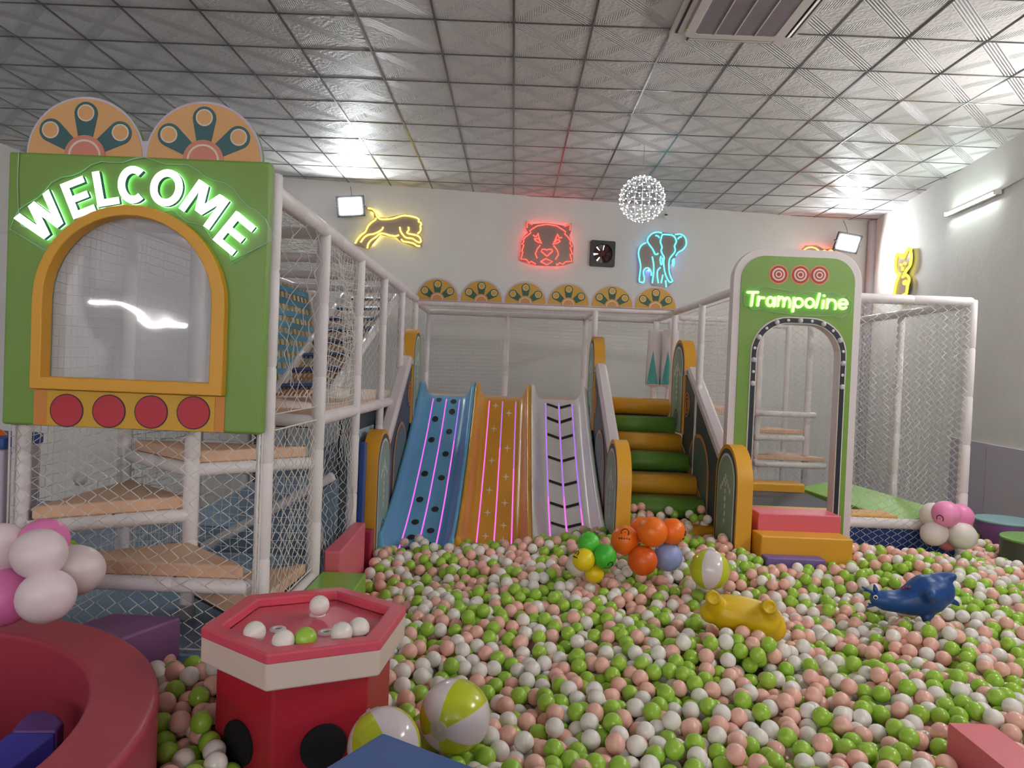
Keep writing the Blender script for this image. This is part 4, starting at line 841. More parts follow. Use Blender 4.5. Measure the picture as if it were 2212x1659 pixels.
# trampoline
t = thing('trampoline', (2.85, 7.2, .2), 'black trampoline bed with yellow and green edge pads inside the cage', 'trampoline')
MB().box((2.15, 6.5, .67), (3.3, 8.05, .68)).build('jump_mat', mat('trampoline_mat', (66, 66, 72), .6), t)
MB().box((1.95, 8.02, .63), (3.3, 8.30, .77)).build('edge_pad', YELLOW, t, bevel=.02); MB().box((1.97, 6.26, .66), (3.40, 6.52, .78)).build('edge_pad', mat('amber_pad', (226, 170, 76), .45), t, bevel=.02)
MB().add([(3.42, 6.26, .73), (3.80, 6.26, .84), (3.80, 8.3, .80), (3.32, 8.3, .70), (3.42, 6.26, .62), (3.80, 6.26, .62), (3.80, 8.3, .62), (3.32, 8.3, .62)], [(0, 1, 2, 3), (7, 6, 5, 4), (0, 4, 5, 1), (1, 5, 6, 2), (2, 6, 7, 3), (3, 7, 4, 0)]).build('edge_pad', mat('lime_pad', (150, 202, 96), .45), t, bevel=.012)
MB().box((1.94, 6.53, .64), (2.16, 8.0, .74)).build('edge_pad', GREEN, t, bevel=.02)
# back steps and posts seen through the arch
t = thing('corner_step_tower', (3.2, 8.9, .2), 'white padded corner with tan steps seen through the trampoline arch', 'climbing frame')
for x, y in ((2.93, 8.62), (3.58, 8.75)): post(t, x, y, .2, 2.6, r=.038)
for z, P in ((1.33, [(2.9, 8.6), (3.52, 8.70), (3.1, 9.35)]), (1.02, [(2.9, 8.58), (3.75, 8.58), (3.4, 9.2)])):
    MB().plate([P], XY(z), -.05, 0).build('corner_step', TAN, t, bevel=.012); rail(t, (P[0][0], P[0][1] - .02, z - .10), (P[1][0], P[1][1] - .02, z - .10), r=.036, name='step_rail')
nt(t, (2.93, 8.66, .5), (3.6, 8.8, .5), (3.6, 8.8, 1.45), (2.93, 8.66, 1.45), cell=.05, r=.0024, sag=.03, seed=41)
# foam entry steps
def block(name, label, cat, lo, hi, m, group=None, bevel=.012):
    o = MB().box(lo, hi).build(name, m, bevel=bevel); return tag(o, label, cat, group)
block('foam_step', 'pink foam step on top, in front of the trampoline arch', 'step', (2.02, 5.80, .2), (2.69, 6.075, .84), PINK, 'foam steps at the trampoline')
block('foam_step', 'yellow foam step in the middle, in front of the trampoline arch', 'step', (1.97, 5.565, .2), (2.68, 5.795, .705), YELLOW, 'foam steps at the trampoline')
block('foam_step', 'purple foam step lowest, half sunk among the balls', 'step', (1.97, 5.43, .2), (2.42, 5.56, .57), mat('violet_vinyl', (120, 96, 160), .45), 'foam steps at the trampoline')

# ------------------------------------------------------------------ drums at the right wall
def drum(px0, py, Y, r, z1, mside, mtop, label):
    x = AY(px0, py, Y)[0] + r; o = thing('foam_drum', (x, Y, .2), label, 'stool', 'foam drums by the right wall')
    MB().lathe([(.001, .2), (r - .02, .2), (r, .22), (r, z1 - .03), (r - .004, z1 - .022)], 40, (x, Y, 0)).build('drum_body', mside, o)
    MB().lathe([(r - .004, z1 - .024), (r + .004, z1 - .015), (r, z1 - .002), (r - .02, z1), (.001, z1)], 40, (x, Y, 0)).build('drum_top', mtop, o)
    return o
drum(2112, 1150, 6.75, .262, .70, PURPLE, mat('aqua_vinyl', (136, 174, 180), .45), 'purple foam drum with a pale aqua top by the wall')
drum(2174, 1190, 6.0, .30, .68, mat('dark_olive_vinyl', (76, 78, 66), .5), mat('leaf_vinyl', (120, 168, 84), .4), 'dark foam drum with a green top at the right edge')

# ------------------------------------------------------------------ foam curb blocks, left
PZ = lambda P, z: [tuple(AZ(px, py, z)[:2]) for px, py in P]
def prism(name, label, cat, P, z0, z1, m, group=None, bevel=.014):
    o = MB().plate([P], XY(0), z0, z1).build(name, m, bevel=bevel); return tag(o, label, cat, group)
prism('foam_block', 'long pink foam block beside the net post left of the balls', 'block', [(-1.125, 4.45), (-1.02, 4.45), (-1.045, 5.32), (-1.125, 5.32)], .2, .74, PINK)
prism('foam_wedge', 'small crimson foam block between pink block and yellow arch', 'block', [(-1.135, 5.62), (-1.06, 5.62), (-1.06, 5.76), (-1.135, 5.76)], .2, .60, mat('deep_crimson_vinyl', (176, 36, 70), .4))
prism('foam_block', 'glossy green foam block behind the red hexagonal table', 'block', [(-1.125, 3.72), (-.85, 3.72), (-.855, 4.435), (-1.125, 4.435)], .2, .622, mat('lime_vinyl', (132, 186, 60), .3, coat=.2))
a, b, c = [AZ(px, py, .69)[:2] for px, py in ((295, 1293), (402, 1325), (266, 1374))]; d = c - b; d = d / np.linalg.norm(d) * .34; b = np.array([b[0], min(b[1], 3.36)]); a = np.array([a[0], min(a[1], 3.375)])
prism('foam_block', 'purple foam block between the red ring and the tower net', 'block', [tuple(a), tuple(a + d), tuple(b + d), tuple(b)], .2, .69, mat('dusk_purple_vinyl', (132, 86, 134), .5))
# ------------------------------------------------------------------ near things: red ring, table, blocks
t = thing('foam_ring', (-2.2, 1.8, .2), 'big crimson foam ring with sloping inner wall, bottom left', 'foam ring')
rc = np.array([-2.25, 1.98]); RO, RI = 1.18, .965
MB().lathe([(RO, .2), (RO, .715), (RO, .728), (RO - .003, .741), (RO - .011, .749), (RO - .022, .75), (RO - .03, .75), (RI + .022, .75), (RI + .014, .75), (RI + .005, .747), (RI + .001, .740), (RI, .728), (RI, .715), (RI - .02, .2), (RO, .2)], 96, (rc[0], rc[1], 0)).build('ring_wall', mat('ring_red_vinyl', (172, 64, 80), .42, bump=.05, bscale=12), t)
MB().lathe([(.001, .24), (RI - .03, .24), (RI - .02, .2)], 64, (rc[0], rc[1], 0)).build('ring_floor', mat('ring_floor_red', (120, 24, 36), .5), t)
def rounded(P, r=.05, n=5):
    out = []; N = len(P)
    for i in range(N):
        a, b, c = [np.array(P[(i + k) % N], float) for k in (-1, 0, 1)]; u = (a - b) / np.linalg.norm(a - b); v = (c - b) / np.linalg.norm(c - b)
        for q in np.linspace(0, 1, n): out.append(tuple((b + u * r) * (1 - q) ** 2 + 2 * q * (1 - q) * b + (b + v * r) * q * q))
    return out
z1 = .64; tp = [tuple(AZ(px, py, z1)[:2]) for px, py in ((-60, 1640), (22, 1578), (45, 1552), (68, 1535), (100, 1533), (128, 1545), (138, 1558), (122, 1578), (116, 1578))]
o = thing('foam_arch', (-1.9, 1.9, .24), 'dark purple and navy foam arch with green layer inside the red ring', 'foam toy')
MB().plate([tp[1:-1]], XY(0), .25, z1).build('purple_end', mat('deep_purple_vinyl', (92, 56, 134), .5), o, bevel=.012)
q0, q1 = np.array(tp[1]), np.array(tp[-2]); back = np.array([-.25, -.42]); back = back / np.linalg.norm(back)
b2 = [tuple(q0), tuple(q1), tuple(q1 + back * .17), tuple(q0 + back * .17)]
m = MB(); m.add([(*q0, z1 - .003), (*q1, z1 - .003), (*(q1 + back * .22), z1 - .10), (*(q0 + back * .22), z1 - .10), (*q0, .25), (*q1, .25), (*(q1 + back * .22), .25), (*(q0 + back * .22), .25)], [(0, 1, 2, 3), (7, 6, 5, 4), (0, 4, 5, 1), (1, 5, 6, 2), (2, 6, 7, 3), (3, 7, 4, 0)])
m.build('navy_layer', mat('deep_navy_vinyl', (58, 54, 150), .5), o, bevel=.01)
q2, q3 = q0 + back * .222, q1 + back * .222
m = MB(); m.add([(*q2, z1 - .10), (*q3, z1 - .10), (*(q3 + back * .25), z1 - .2), (*(q2 + back * .25), z1 - .2), (*q2, .25), (*q3, .25), (*(q3 + back * .25), .25), (*(q2 + back * .25), .25)], [(0, 1, 2, 3), (7, 6, 5, 4), (0, 4, 5, 1), (1, 5, 6, 2), (2, 6, 7, 3), (3, 7, 4, 0)])
m.build('green_layer', mat('deep_green_vinyl', (52, 110, 62), .5), o, bevel=.01)

# hexagonal ball table
HC = np.array([-.762, 2.822]); HT = .90
def hexa(r, a0=85): return [(HC[0] + r * math.cos(math.radians(a0 + 60 * k)), HC[1] + r * math.sin(math.radians(a0 + 60 * k))) for k in range(6)]
t = thing('ball_table', (HC[0], HC[1], .2), 'crimson hexagonal ball table with a white padded rim and black felt spots', 'table')
MB().plate([hexa(.335)], XY(0), .2, HT - .105).build('body', mat('table_red_vinyl', (172, 36, 52), .4, bump=.05, bscale=12), t, bevel=.012)
MB().plate([hexa(.392), hexa(.35)], XY(0), HT - .125, HT - .012).build('skirt', mat('cream_vinyl', (218, 200, 188), .5), t, bevel=.010)
MB().plate([hexa(.394), hexa(.318)], XY(0), HT - .034, HT + .008).build('rim', mat('sheen_rim_vinyl', (216, 84, 104), .42, bump=.04, bscale=14), t, bevel=.010)  # sheen on the red rim is put into this paler pink
MB().plate([hexa(.318)], XY(0), HT - .04, HT - .032).build('playing_top', mat('sheen_top_vinyl', (218, 92, 112), .42, bump=.05, bscale=8), t)  # glossy sheen of the lit top is mixed into the pink
zt = HT - .032; holes = [AZ(600, 1358, zt + .004), AZ(704, 1365, zt + .004), AZ(686, 1326, zt + .004)]
for h in holes:
    MB().lathe([(.014, .0), (.0135, .006), (.019, .009), (.030, .006), (.033, .0)], 24, (h[0], h[1], zt)).build('hole_ring', WHITEV, t); MB().lathe([(.001, .0015), (.0145, .0015)], 20, (h[0], h[1], zt)).build('hole', mat('hole_grey', (120, 108, 112), .7), t)
P6 = hexa(.335)
for (a, b, f, rz, lbl) in ((3, 4, 0, 0, ''),):
    pass
def felt(px, py, i):
    a, b = np.array(P6[i]), np.array(P6[(i + 1) % 6]); n2 = np.array([(b - a)[1], -(b - a)[0]]); n2 /= np.linalg.norm(n2)
    if np.dot(n2, (a + b) / 2 - HC) < 0: n2 = -n2
    n3 = np.array([n2[0], n2[1], 0]); p = AP(px, py, (a[0], a[1], 0), n3); tt = np.array([-n2[1], n2[0], 0])
    FN = lambda u, v, s: p + tt * u + np.array([0, 0, v]) + n3 * s
    MB().plate([circ(0, 0, .082, 40)], FN, 0.0, .012).build('felt_spot', BLACKF, t, bevel=.004)
edge = sorted(range(6), key=lambda i: (np.array(P6[i]) + np.array(P6[(i + 1) % 6]))[1])[:2]
edge = sorted(edge, key=lambda i: (np.array(P6[i]) + np.array(P6[(i + 1) % 6]))[0])
felt(517, 1604, edge[0]); felt(698, 1612, edge[1])
for col, px, py, lb in (('white', 690, 1308, 'white ball standing over the back hole of the hexagonal table'), ('white', 550, 1366, 'white ball at the left end of the hexagonal table top'), ('white', 612, 1385, 'white ball at the front rim of the table, beside the green ball'), ('white', 738, 1367, 'white ball on the table half covering the right hole'), ('white', 775, 1357, 'white ball in the right corner of the hexagonal table top'), ('green', 660, 1379, 'lime green ball on the red hexagonal table top')):
    p = AZ(px, py, zt + BR + (.012 if px == 690 else .001)); single_ball('table_ball', col, p, lb, 'balls on the hexagonal table')

# near blocks
u, v = np.array([.86, -.51]), np.array([-.51, -.86]); P0 = AZ(826, 1579, .81)[:2]
prism('foam_block', 'blue foam block corner at the bottom edge, before the table', 'block', [tuple(P0), tuple(P0 + u * .55), tuple(P0 + u * .55 + v * .5), tuple(P0 + v * .5)], .2, .81, mat('blue_block_vinyl', (64, 98, 160), .4, bump=.03, bscale=9))
prism('foam_beam', 'pink foam beam in the bottom right corner of the pit', 'block', [(1.79, 2.87), (1.79, 1.7), (1.965, 1.7), (1.965, 2.87)], .2, .57, PINK)

# beach balls
SPH = []                                            # round obstacles for the pit balls
def beach(c, r, ax, label, n=6, off=0.0):
    a = np.array(ax, float); a /= np.linalg.norm(a); b = np.cross(a, [0, 0, 1.]); b /= np.linalg.norm(b); d = np.cross(a, b); M = np.stack([b, d, a], 1)
    o = MB().ball((0, 0, 0), r, 48, 24, M=M, fmat=lambda q, w_: int((q + off) * n) % 2).build('beach_ball', [mat('beach_white', (228, 216, 220), .2, coat=.3), mat('beach_lime', (196, 206, 40), .2, coat=.3)], loc=(0, 0, 0)); o.location = c
    ch = MB().lathe([(.001, r + .004), (.006, r + .006), (.008, r + .001), (.02, r * .993), (.036, r * .968), (.038, r * .955)], 24, (0, 0, 0), a).build('valve_cap', mat('valve_clear', (206, 194, 186), .3), o); ch.location = (0, 0, 0)
    SPH.append((np.array(c), r)); return tag(o, label, 'beach ball', 'beach balls in the pit')
D1 = 2.72; c = AY(983, 1546, D1); beach(c, 77 / F_PX * D1, (-.36, -.88, .0), 'lime and white beach ball with its valve towards the viewer', off=.267)
c = AY(830, 1610, 2.46); beach(c, .125, (-.5, .3, .75), 'lime and white beach ball squeezed between red table and blue block', off=.367)
c = AY(1533, 1230, 4.72); beach(c, 43 / F_PX * 4.72, (.15, .35, .95), 'lime and white beach ball beside the orange balloons', n=6, off=.30)

# balloon clusters
def cluster(name, label, D, items, group=None):
    c = np.mean([AY(i[0], i[1], D + i[4]) for i in items], 0); t = thing(name, c, label, 'balloons', group)
    for px, py, r, col, dd, *ex in items:
        p = AY(px, py, D + dd); R_ = r / F_PX * (D + dd); dirv = p - c; l = np.linalg.norm(dirv); dirv = dirv / l if l > 1e-6 else np.array([0, 0, 1.])
        b = np.cross(dirv, [0.3, 1., .2]); b /= np.linalg.norm(b); M = np.stack([b, np.cross(dirv, b), dirv], 1); el = ex[0] if ex else 1.0
        bo = MB().ball(p, (R_ * (2 - el), R_ * (2 - el), R_ * el), 32, 20, M=M).build('balloon', mat('balloon_%d_%d_%d' % col, col, .36, spec=.45, sub=0), t)
        k = p - dirv * R_ * el; MB().lathe([(.004, .004), (.006, -.004), (.012, -.016), (.001, -.017)], 10, k, -dirv * -1).build('knot', mat('balloon_%d_%d_%d' % col, col), bo)
        SPH.append((p, R_))
        if len(ex) > 1:                                # printed black mark: a ring face with strokes
            nx, nz, s = ex[1]; n = np.array([nx, -math.sqrt(max(.02, 1 - nx * nx - nz * nz)), nz]); n /= np.linalg.norm(n); a = np.cross(n, [0, 0, 1.]); a /= np.linalg.norm(a); bb = np.cross(a, n)
            def on(u, v_): q = n + a * u * s + bb * v_ * s; q = q / np.linalg.norm(q); return p + q * (R_ * 1.006)
            m = MB(); m.tube([on(.30 * math.cos(q), .25 + .34 * math.sin(q)) for q in np.linspace(-.5, 3.9, 16)], R_ * .045, 5)
            m.ball(on(0, .22), R_ * .04, 8, 6)
            for i in range(5): m.tube([on(-.42 + .2 * i, -.30 + .05 * (i % 2)), on(-.34 + .2 * i, -.20), on(-.38 + .2 * i, -.36), on(-.28 + .2 * i, -.28)], R_ * .03, 4)
            m.build('printed_mark', mat('black_print', (22, 24, 20), .5), bo)
    return t
WB_, PB_ = (238, 220, 226), (236, 128, 190)
cluster('balloon_cluster', 'cluster of white and pink balloons behind the red foam ring', 2.90, [(85, 1196, 53, WB_, -.10, .97), (100, 1288, 56, WB_, -.14, .95), (0, 1185, 55, WB_, 0, 1.0), (95, 1170, 50, PB_, .05, 1.0), (160, 1232, 58, (226, 210, 212), .06, 1.06), (8, 1290, 62, PB_, -.05, 1.02), (60, 1262, 45, (226, 210, 212), .12)], 'balloon clusters')
OR_ = (248, 118, 26)
cluster('balloon_cluster', 'cluster of orange balloons with one pale blue balloon', 5.05, [(1409, 1149, 33, OR_, -.10, 1.0), (1350, 1167, 31, OR_, -.02, .98, (-.15, .55, .9)), (1387, 1142, 26, OR_, .14), (1451, 1148, 29, OR_, .02, 1.02, (.92, -.25, .7)), (1388, 1211, 32, (226, 96, 24), -.12, 1.0), (1443, 1203, 31, (150, 164, 214), .02, 1.0)], 'balloon clusters')
cluster('balloon_cluster', 'cluster of green and yellow balloons before the white slide', 4.86, [(1272, 1174, 24.5, (84, 196, 60), .04, 1.0), (1306, 1202, 26, (70, 186, 56), -.03, .98, (.35, -.62, .8)), (1261, 1209, 24.5, (240, 214, 30), -.05, .99, (-.75, .5, .7)), (1284, 1239, 21, (240, 210, 26), .0), (1249, 1220, 26, (232, 226, 216), .09)], 'balloon clusters')
cluster('balloon_cluster', 'cluster of pink and white balloons near the cage corner', 6.0, [(2043, 1110, 28, (244, 150, 196), -.08, .96, (-.72, -.45, .8)), (2074, 1116, 27, (240, 140, 192), .02, 1.0), (2015, 1112, 26, (230, 224, 216), .02), (2018, 1152, 28, (232, 222, 216), -.05, 1.05), (2076, 1156, 31, (232, 222, 216), -.04, 1.05), (2045, 1168, 22, (240, 140, 150), .1)], 'balloon clusters')

# rubber hop-on animals
def blob(name, parts, m, parent, vox=.008, sm=8):
    o = parts.build(name, m, parent); r = o.modifiers.new('remesh', 'REMESH'); r.mode = 'VOXEL'; r.voxel_size = vox; r.use_smooth_shade = True
    s = o.modifiers.new('smooth', 'SMOOTH'); s.iterations = sm; s.factor = .5; return o
def chain(m, pts, n=14):
    P = smooth([np.array([*p[:3], p[3]]) for p in pts], 5); m.tube([q[:3] for q in P], [max(q[3], .003) for q in P], n)
    m.ball(pts[0][:3], pts[0][3], 14, 10); m.ball(pts[-1][:3], pts[-1][3], 14, 10)
def animal(D, name, label, m, items, extra=None):
    k = D / F_PX; S = lambda px, py, r, dd=0: (*AY(px, py, D + dd), r * k)
    c = AY(*items[0][0][:2], D); t = thing(name, (c[0], c[1], c[2] - .1), label, 'rubber toy'); mb = MB()
    for ch in items: chain(mb, [S(*q) for q in ch])
    blob('body', mb, m, t); 
    for ch in items:
        for q in ch:
            if q[2] > 14: SPH.append((np.array(S(*q)[:3]), q[2] * k))
    return t, S
BLUEC = mat('blue_rubber', (30, 74, 138), .38, spec=.45); YELC = mat('yellow_rubber', (220, 182, 18), .42)
t, S = animal(4.42, 'hopper_deer', 'blue rubber hopper deer lying on its side among the balls', BLUEC, [
    [(1896, 1294, 17), (1908, 1296, 22), (1935, 1299, 24), (1968, 1296, 34), (2003, 1283, 43), (2022, 1275, 37)],
    [(2003, 1283, 40), (2025, 1262, 27), (2048, 1248, 14, -.02), (2057, 1246, 9.5, -.03)],
    [(1995, 1290, 30), (2008, 1288, 17, -.10), (2013, 1286, 13, -.15)],
    [(2030, 1285, 26), (2052, 1296, 9), (2066, 1303, 6), (2070, 1307, 4)],
    [(2000, 1300, 30), (2003, 1325, 15, -.03), (2002, 1336, 11, -.05)]])
mb = MB(); chain(mb, [S(1893, 1285, 4), S(1891, 1274, 5), S(1889, 1264, 2.2)]); mb.build('ear', BLUEC, t)
mb = MB(); chain(mb, [S(1889, 1283, 4), S(1877, 1276, 3.4), S(1863, 1268, 1.8)]); chain(mb, [S(1878, 1276, 3), S(1868, 1276, 1.8)]); mb.build('antler', BLUEC, t)
mb = MB(); chain(mb, [S(1890, 1305, 4), S(1882, 1308, 3.4), S(1874, 1311, 1.8)]); chain(mb, [S(1882, 1307, 3), S(1876, 1304, 1.6)]); mb.build('antler', BLUEC, t)
ec = np.array(S(1891.5, 1290.5, 1, -.062)[:3]); e = MB().lathe([(.001, .006), (.006, .0055), (.0125, .003), (.0135, -.004)], 18, ec, (-.35, -1, .08)).build('eye', mat('eye_white', (226, 224, 220), .3), t)
MB().lathe([(.001, .0085), (.005, .008), (.0085, .0045)], 14, ec, (-.35, -1, .08)).build('pupil', BLK, e)
mb = MB()
for px, py in ((1951, 1271), (1957, 1268), (1964, 1269)): q = np.array(S(px, py, 1, -.035)[:3]); mb.ball(q, (.012, .008, .009), 10, 8)
mb.build('red_mark', mat('faded_red', (112, 52, 70), .5), t)
t, S = animal(4.06, 'hopper_toy', 'yellow rubber hopper animal upside down, legs up, sunk among the balls', YELC, [
    [(1535, 1322, 24), (1552, 1321, 36), (1585, 1326, 41), (1625, 1336, 42), (1655, 1347, 40), (1668, 1356, 30)],
    [(1546, 1312, 24, -.02), (1541, 1294, 17, -.08), (1540, 1291, 15.5, -.12)],
    [(1656, 1334, 26, -.02), (1660, 1314, 18, -.09), (1660.5, 1311, 16.5, -.13)],
    [(1665, 1345, 18), (1682, 1338, 10), (1693, 1336, 3)]])
for px, py, dd in ((1540, 1290.5, -.150), (1660.5, 1310.5, -.162)):
    q = np.array(S(px, py, 1, dd)[:3]); MB().lathe([(.001, .016), (.026, .016), (.028, .019), (.034, .019), (.036, .014), (.036, -.03)], 28, q, (-.1, -1, .25)).build('foot', YELC, t)

# ------------------------------------------------------------------ the ball pit
def surf(x, y):
    h = .43 + .028 * np.sin(2.1 * x + .7) * np.sin(1.7 * y) + .020 * np.sin(4.3 * x - 2.6 * y + 1) + .014 * np.sin(7.1 * x + 5.3 * y)
    h = h + .14 * np.clip((y - 4.6) / .9, 0, 1) * np.clip((x + .1) / 1.4, 0, 1) * (1 - .45 * np.clip((x - 3.2) / .8, 0, 1)) + .085 * np.exp(-((y - 5.85) / .32) ** 2) * np.clip((x + .55) / .3, 0, 1) * np.clip((1.1 - x) / .3, 0, 1) - .04 * np.exp(-((x + .7) ** 2 / .4 + (y - 6.0) ** 2 / .5))
    h = h + .11 * np.exp(-((x + 1.35) ** 2 / .30 + (y - 3.0) ** 2 / .5)) + .05 * np.exp(-((x - 1.2) ** 2 / .4 + (y - 6.2) ** 2 / .2)) + .19 * np.exp(-((x - 1.25) ** 2 / .06 + (y - 3.80) ** 2 / .012)) + .07 * np.exp(-((x - 2.5) ** 2 / .08 + (y - 4.15) ** 2 / .015))
    return h
BOXES = [(-9, -1.345, 3.36, 12, .2, .6), (-9, -1.20, 3.6, 12, .2, 2), (-1.36, -1.02, 4.43, 5.33, .2, .75), (-1.22, -1.06, 5.33, 5.80, .2, .6), (-1.30, -.85, 3.71, 4.44, .2, .63), (1.785, 1.97, 1.6, 2.875, .2, .57),
         (2.0, 2.72, 5.79, 6.1, .2, .85), (1.96, 2.69, 5.55, 5.8, .2, .71), (1.96, 2.43, 5.42, 5.56, .2, .57), (1.8, 3.9, 6.08, 9, .2, 3), (3.83, 3.92, 6.1, 9, .2, 3),
         (-1.19, -1.06, 5.80, 9, .2, 3), (.86, .98, 5.70, 9, .2, 3), (1.82, 1.95, 5.72, 9, .2, 3), (.9, 1.9, 6.62, 9, .2, 3)]
CYLS = [(HC[0], HC[1], .30), (AY(2112, 1150, 6.75)[0] + .262, 6.75, .265), (AY(2174, 1190, 6.0)[0] + .30, 6.0, .305)]
def project(P):
    d = P - CAM; c = d @ R.T; return 1106 + F_PX * c[:, 0] / c[:, 2], 829.5 + F_PX * c[:, 1] / c[:, 2], c[:, 2]
def valid(P, pad=BR * .8, grow=0):
    x, y, z = P.T; ok = np.ones(len(P), bool)
    for a, b, c, d, e, f in BOXES: ok &= ~((x > a - pad) & (x < b + pad) & (y > c - pad) & (y < d + pad) & (z < f + pad))
    for a, b, r in CYLS: ok &= np.hypot(x - a, y - b) > r + pad
    ok &= ~((np.hypot(x - rc[0], y - rc[1]) < RO + pad))
    for c, r in SPH: ok &= np.linalg.norm(P - c, axis=1) > r + pad * .6
    ok &= (P @ np.array([NR[0], NR[1], 0]) - WR @ NR) > BR + .03
    q = np.stack([np.interp(y, [p[1] for p in PR2[::-1]], [p[2] for p in PR2[::-1]])], 0)[0]
    ok &= ~((x > -1.1) & (x < .9) & (y > 5.93) & (z < q + pad))
    px, py, d = project(np.stack([x, y, z], 1)); ok &= (d > .4) & (px > -120 - 300 * grow) & (px < 2332 + 300 * grow) & (py < 1760 + 900 * grow)
    ok &= ~((P[:, 0] - P0[0]) @ np.eye(1).repeat(1, 0) if False else (((P[:, :2] - P0) @ u > -pad) & ((P[:, :2] - P0) @ u < .55 + pad) & ((P[:, :2] - P0) @ v > -pad) & ((P[:, :2] - P0) @ v < .5 + pad)))
    for k, (yy, zz_) in enumerate(ST_): ok &= ~((x > .93) & (x < 1.87) & (y > yy - .085 - pad * .8) & (z < zz_ + .085 + pad * .8))
    return ok
FZ = FLOOR_Z + BR
area = (-1.9, 5.5, 1.45, 7.7); TH = .42; N0 = int((area[1] - area[0]) * (area[3] - area[2]) * TH * .70 / (4 / 3 * PI * BR ** 3))
P = np.stack([RNG.uniform(area[0], area[1], N0), RNG.uniform(area[2], area[3], N0), FZ + RNG.uniform(0, TH, N0)], 1)
P = P[P[:, 2] < surf(P[:, 0], P[:, 1]) + .01]; P = P[valid(P, grow=1)]
def pairs(P, d):
    cs = d; ij = np.floor((P - P.min(0)) / cs).astype(int) + 1; dim = ij.max(0) + 2
    key = (ij[:, 0] * dim[1] + ij[:, 1]) * dim[2] + ij[:, 2]; order = np.argsort(key, kind='stable'); ks = key[order]; out = []
    for dx in (-1, 0, 1):
        for dy in (-1, 0, 1):
            for dz in (-1, 0, 1):
                off = (dx * dim[1] + dy) * dim[2] + dz
                if off < 0: continue
                lo = np.searchsorted(ks, key + off, 'left'); hi = np.searchsorted(ks, key + off, 'right'); mx = int((hi - lo).max()) if len(lo) else 0
                for s in range(mx):
                    m_ = lo + s < hi; a = np.nonzero(m_)[0]; b = order[lo[m_] + s]; q = (a < b) if off == 0 else np.ones(len(a), bool); out.append(np.stack([a[q], b[q]], 1))
    pr = np.concatenate(out); dd = np.linalg.norm(P[pr[:, 0]] - P[pr[:, 1]], axis=1); k = dd < d; return pr[k], dd[k]
LIFT = np.where(RNG.random(len(P)) < .12, .075, .03)
for it in range(70):
    pr, dd = pairs(P, 2 * BR)
    if len(pr):
        n_ = (P[pr[:, 1]] - P[pr[:, 0]]) / np.maximum(dd, 1e-6)[:, None]; mv = (2 * BR - dd)[:, None] * .38 * n_
        dP = np.zeros_like(P); np.add.at(dP, pr[:, 0], -mv); np.add.at(dP, pr[:, 1], mv); P = P + np.clip(dP, -.02, .02)
    if it < 40: P[:, 2] -= .0012
    P[:, 2] = np.clip(P[:, 2], FZ, surf(P[:, 0], P[:, 1]) + LIFT)
    for a, b, c, d, e, f in BOXES:
        q = (P[:, 0] > a - BR) & (P[:, 0] < b + BR) & (P[:, 1] > c - BR) & (P[:, 1] < d + BR) & (P[:, 2] < f + BR * .6)
        if q.any():
            X = P[q]; D_ = np.stack([X[:, 0] - a + BR, b + BR - X[:, 0], X[:, 1] - c + BR, d + BR - X[:, 1]], 1); m_ = D_.argmin(1); s = np.minimum(D_.min(1), .015)
            X[:, 0] += np.where(m_ == 0, -s, np.where(m_ == 1, s, 0)); X[:, 1] += np.where(m_ == 2, -s, np.where(m_ == 3, s, 0)); P[q] = X
    for a, b, r in CYLS + [(rc[0], rc[1], RO)]:
        dx, dy = P[:, 0] - a, P[:, 1] - b; l = np.hypot(dx, dy); q = l < r + BR; s = np.minimum(r + BR - l, .015)[q] / l[q]; P[q, 0] += dx[q] * s; P[q, 1] += dy[q] * s
    for c, r in SPH:
        v_ = P - c; l = np.linalg.norm(v_, axis=1); q = l < r + BR; P[q] += v_[q] / l[q][:, None] * np.minimum(r + BR - l[q], .015)[:, None]
P = P[valid(P, BR * .55)]
# drop balls nobody can see under the top layers
top = (P[:, 2] > surf(P[:, 0], P[:, 1]) - .150) | ((P[:, 0] < -.5) & (P[:, 1] < 3.4))
P = P[top]
# a few rest on the lower stair rolls
extra = []
for k in range(160):
    yy = random.uniform(6.36, 6.60); extra.append((random.uniform(1.02, 1.79), yy, .60 + .5 * max(0, yy - 6.5) + random.choice((0, 0, .06))))
E_ = [extra[0]]
for e in extra:
    if all(math.dist(e, f) > 2 * BR * .97 for f in E_): E_.append(e)
P = np.concatenate([P, np.array(E_)])
col = RNG.choice(3, len(P), p=(.35, .345, .305))     # green, pink, white
NAMES = ('green', 'pink', 'white')
# which balls show largest: near, unhidden by other balls and by the things in front
dist = np.linalg.norm(P - CAM, axis=1); px, py, dz = project(P); rad = BR * F_PX / dz
cand = np.argsort(dist)[:1500]; cand = [i for i in cand if -5 < px[i] < 2217 and py[i] < 1665]
bpy.context.view_layer.update(); dg = bpy.context.evaluated_depsgraph_get(); score = []
for i in cand:
    near = [j for j in cand if j != i and dist[j] < dist[i] and abs(px[j] - px[i]) < rad[i] + rad[j] and abs(py[j] - py[i]) < rad[i] + rad[j]]
    v_ = 0
    for dx, dy in ((0, 0), (.6, 0), (-.6, 0), (0, .6), (0, -.6), (.5, .5), (-.5, .5), (.5, -.5), (-.5, -.5)):
        x, y = px[i] + dx * rad[i], py[i] + dy * rad[i]
        if not (0 <= x <= 2212 and 0 <= y <= 1659): continue
        if any((px[j] - x) ** 2 + (py[j] - y) ** 2 < rad[j] ** 2 for j in near): continue
        v_ += 1
    if v_ >= 2:
        d = ray(px[i], py[i]); hit = sc.ray_cast(dg, Vector(CAM), Vector(d / np.linalg.norm(d)), distance=float(dist[i] - BR))
        if not hit[0]: score.append((v_ * rad[i] ** 2, i))
best = [i for s, i in sorted(score, reverse=True)[:292]]
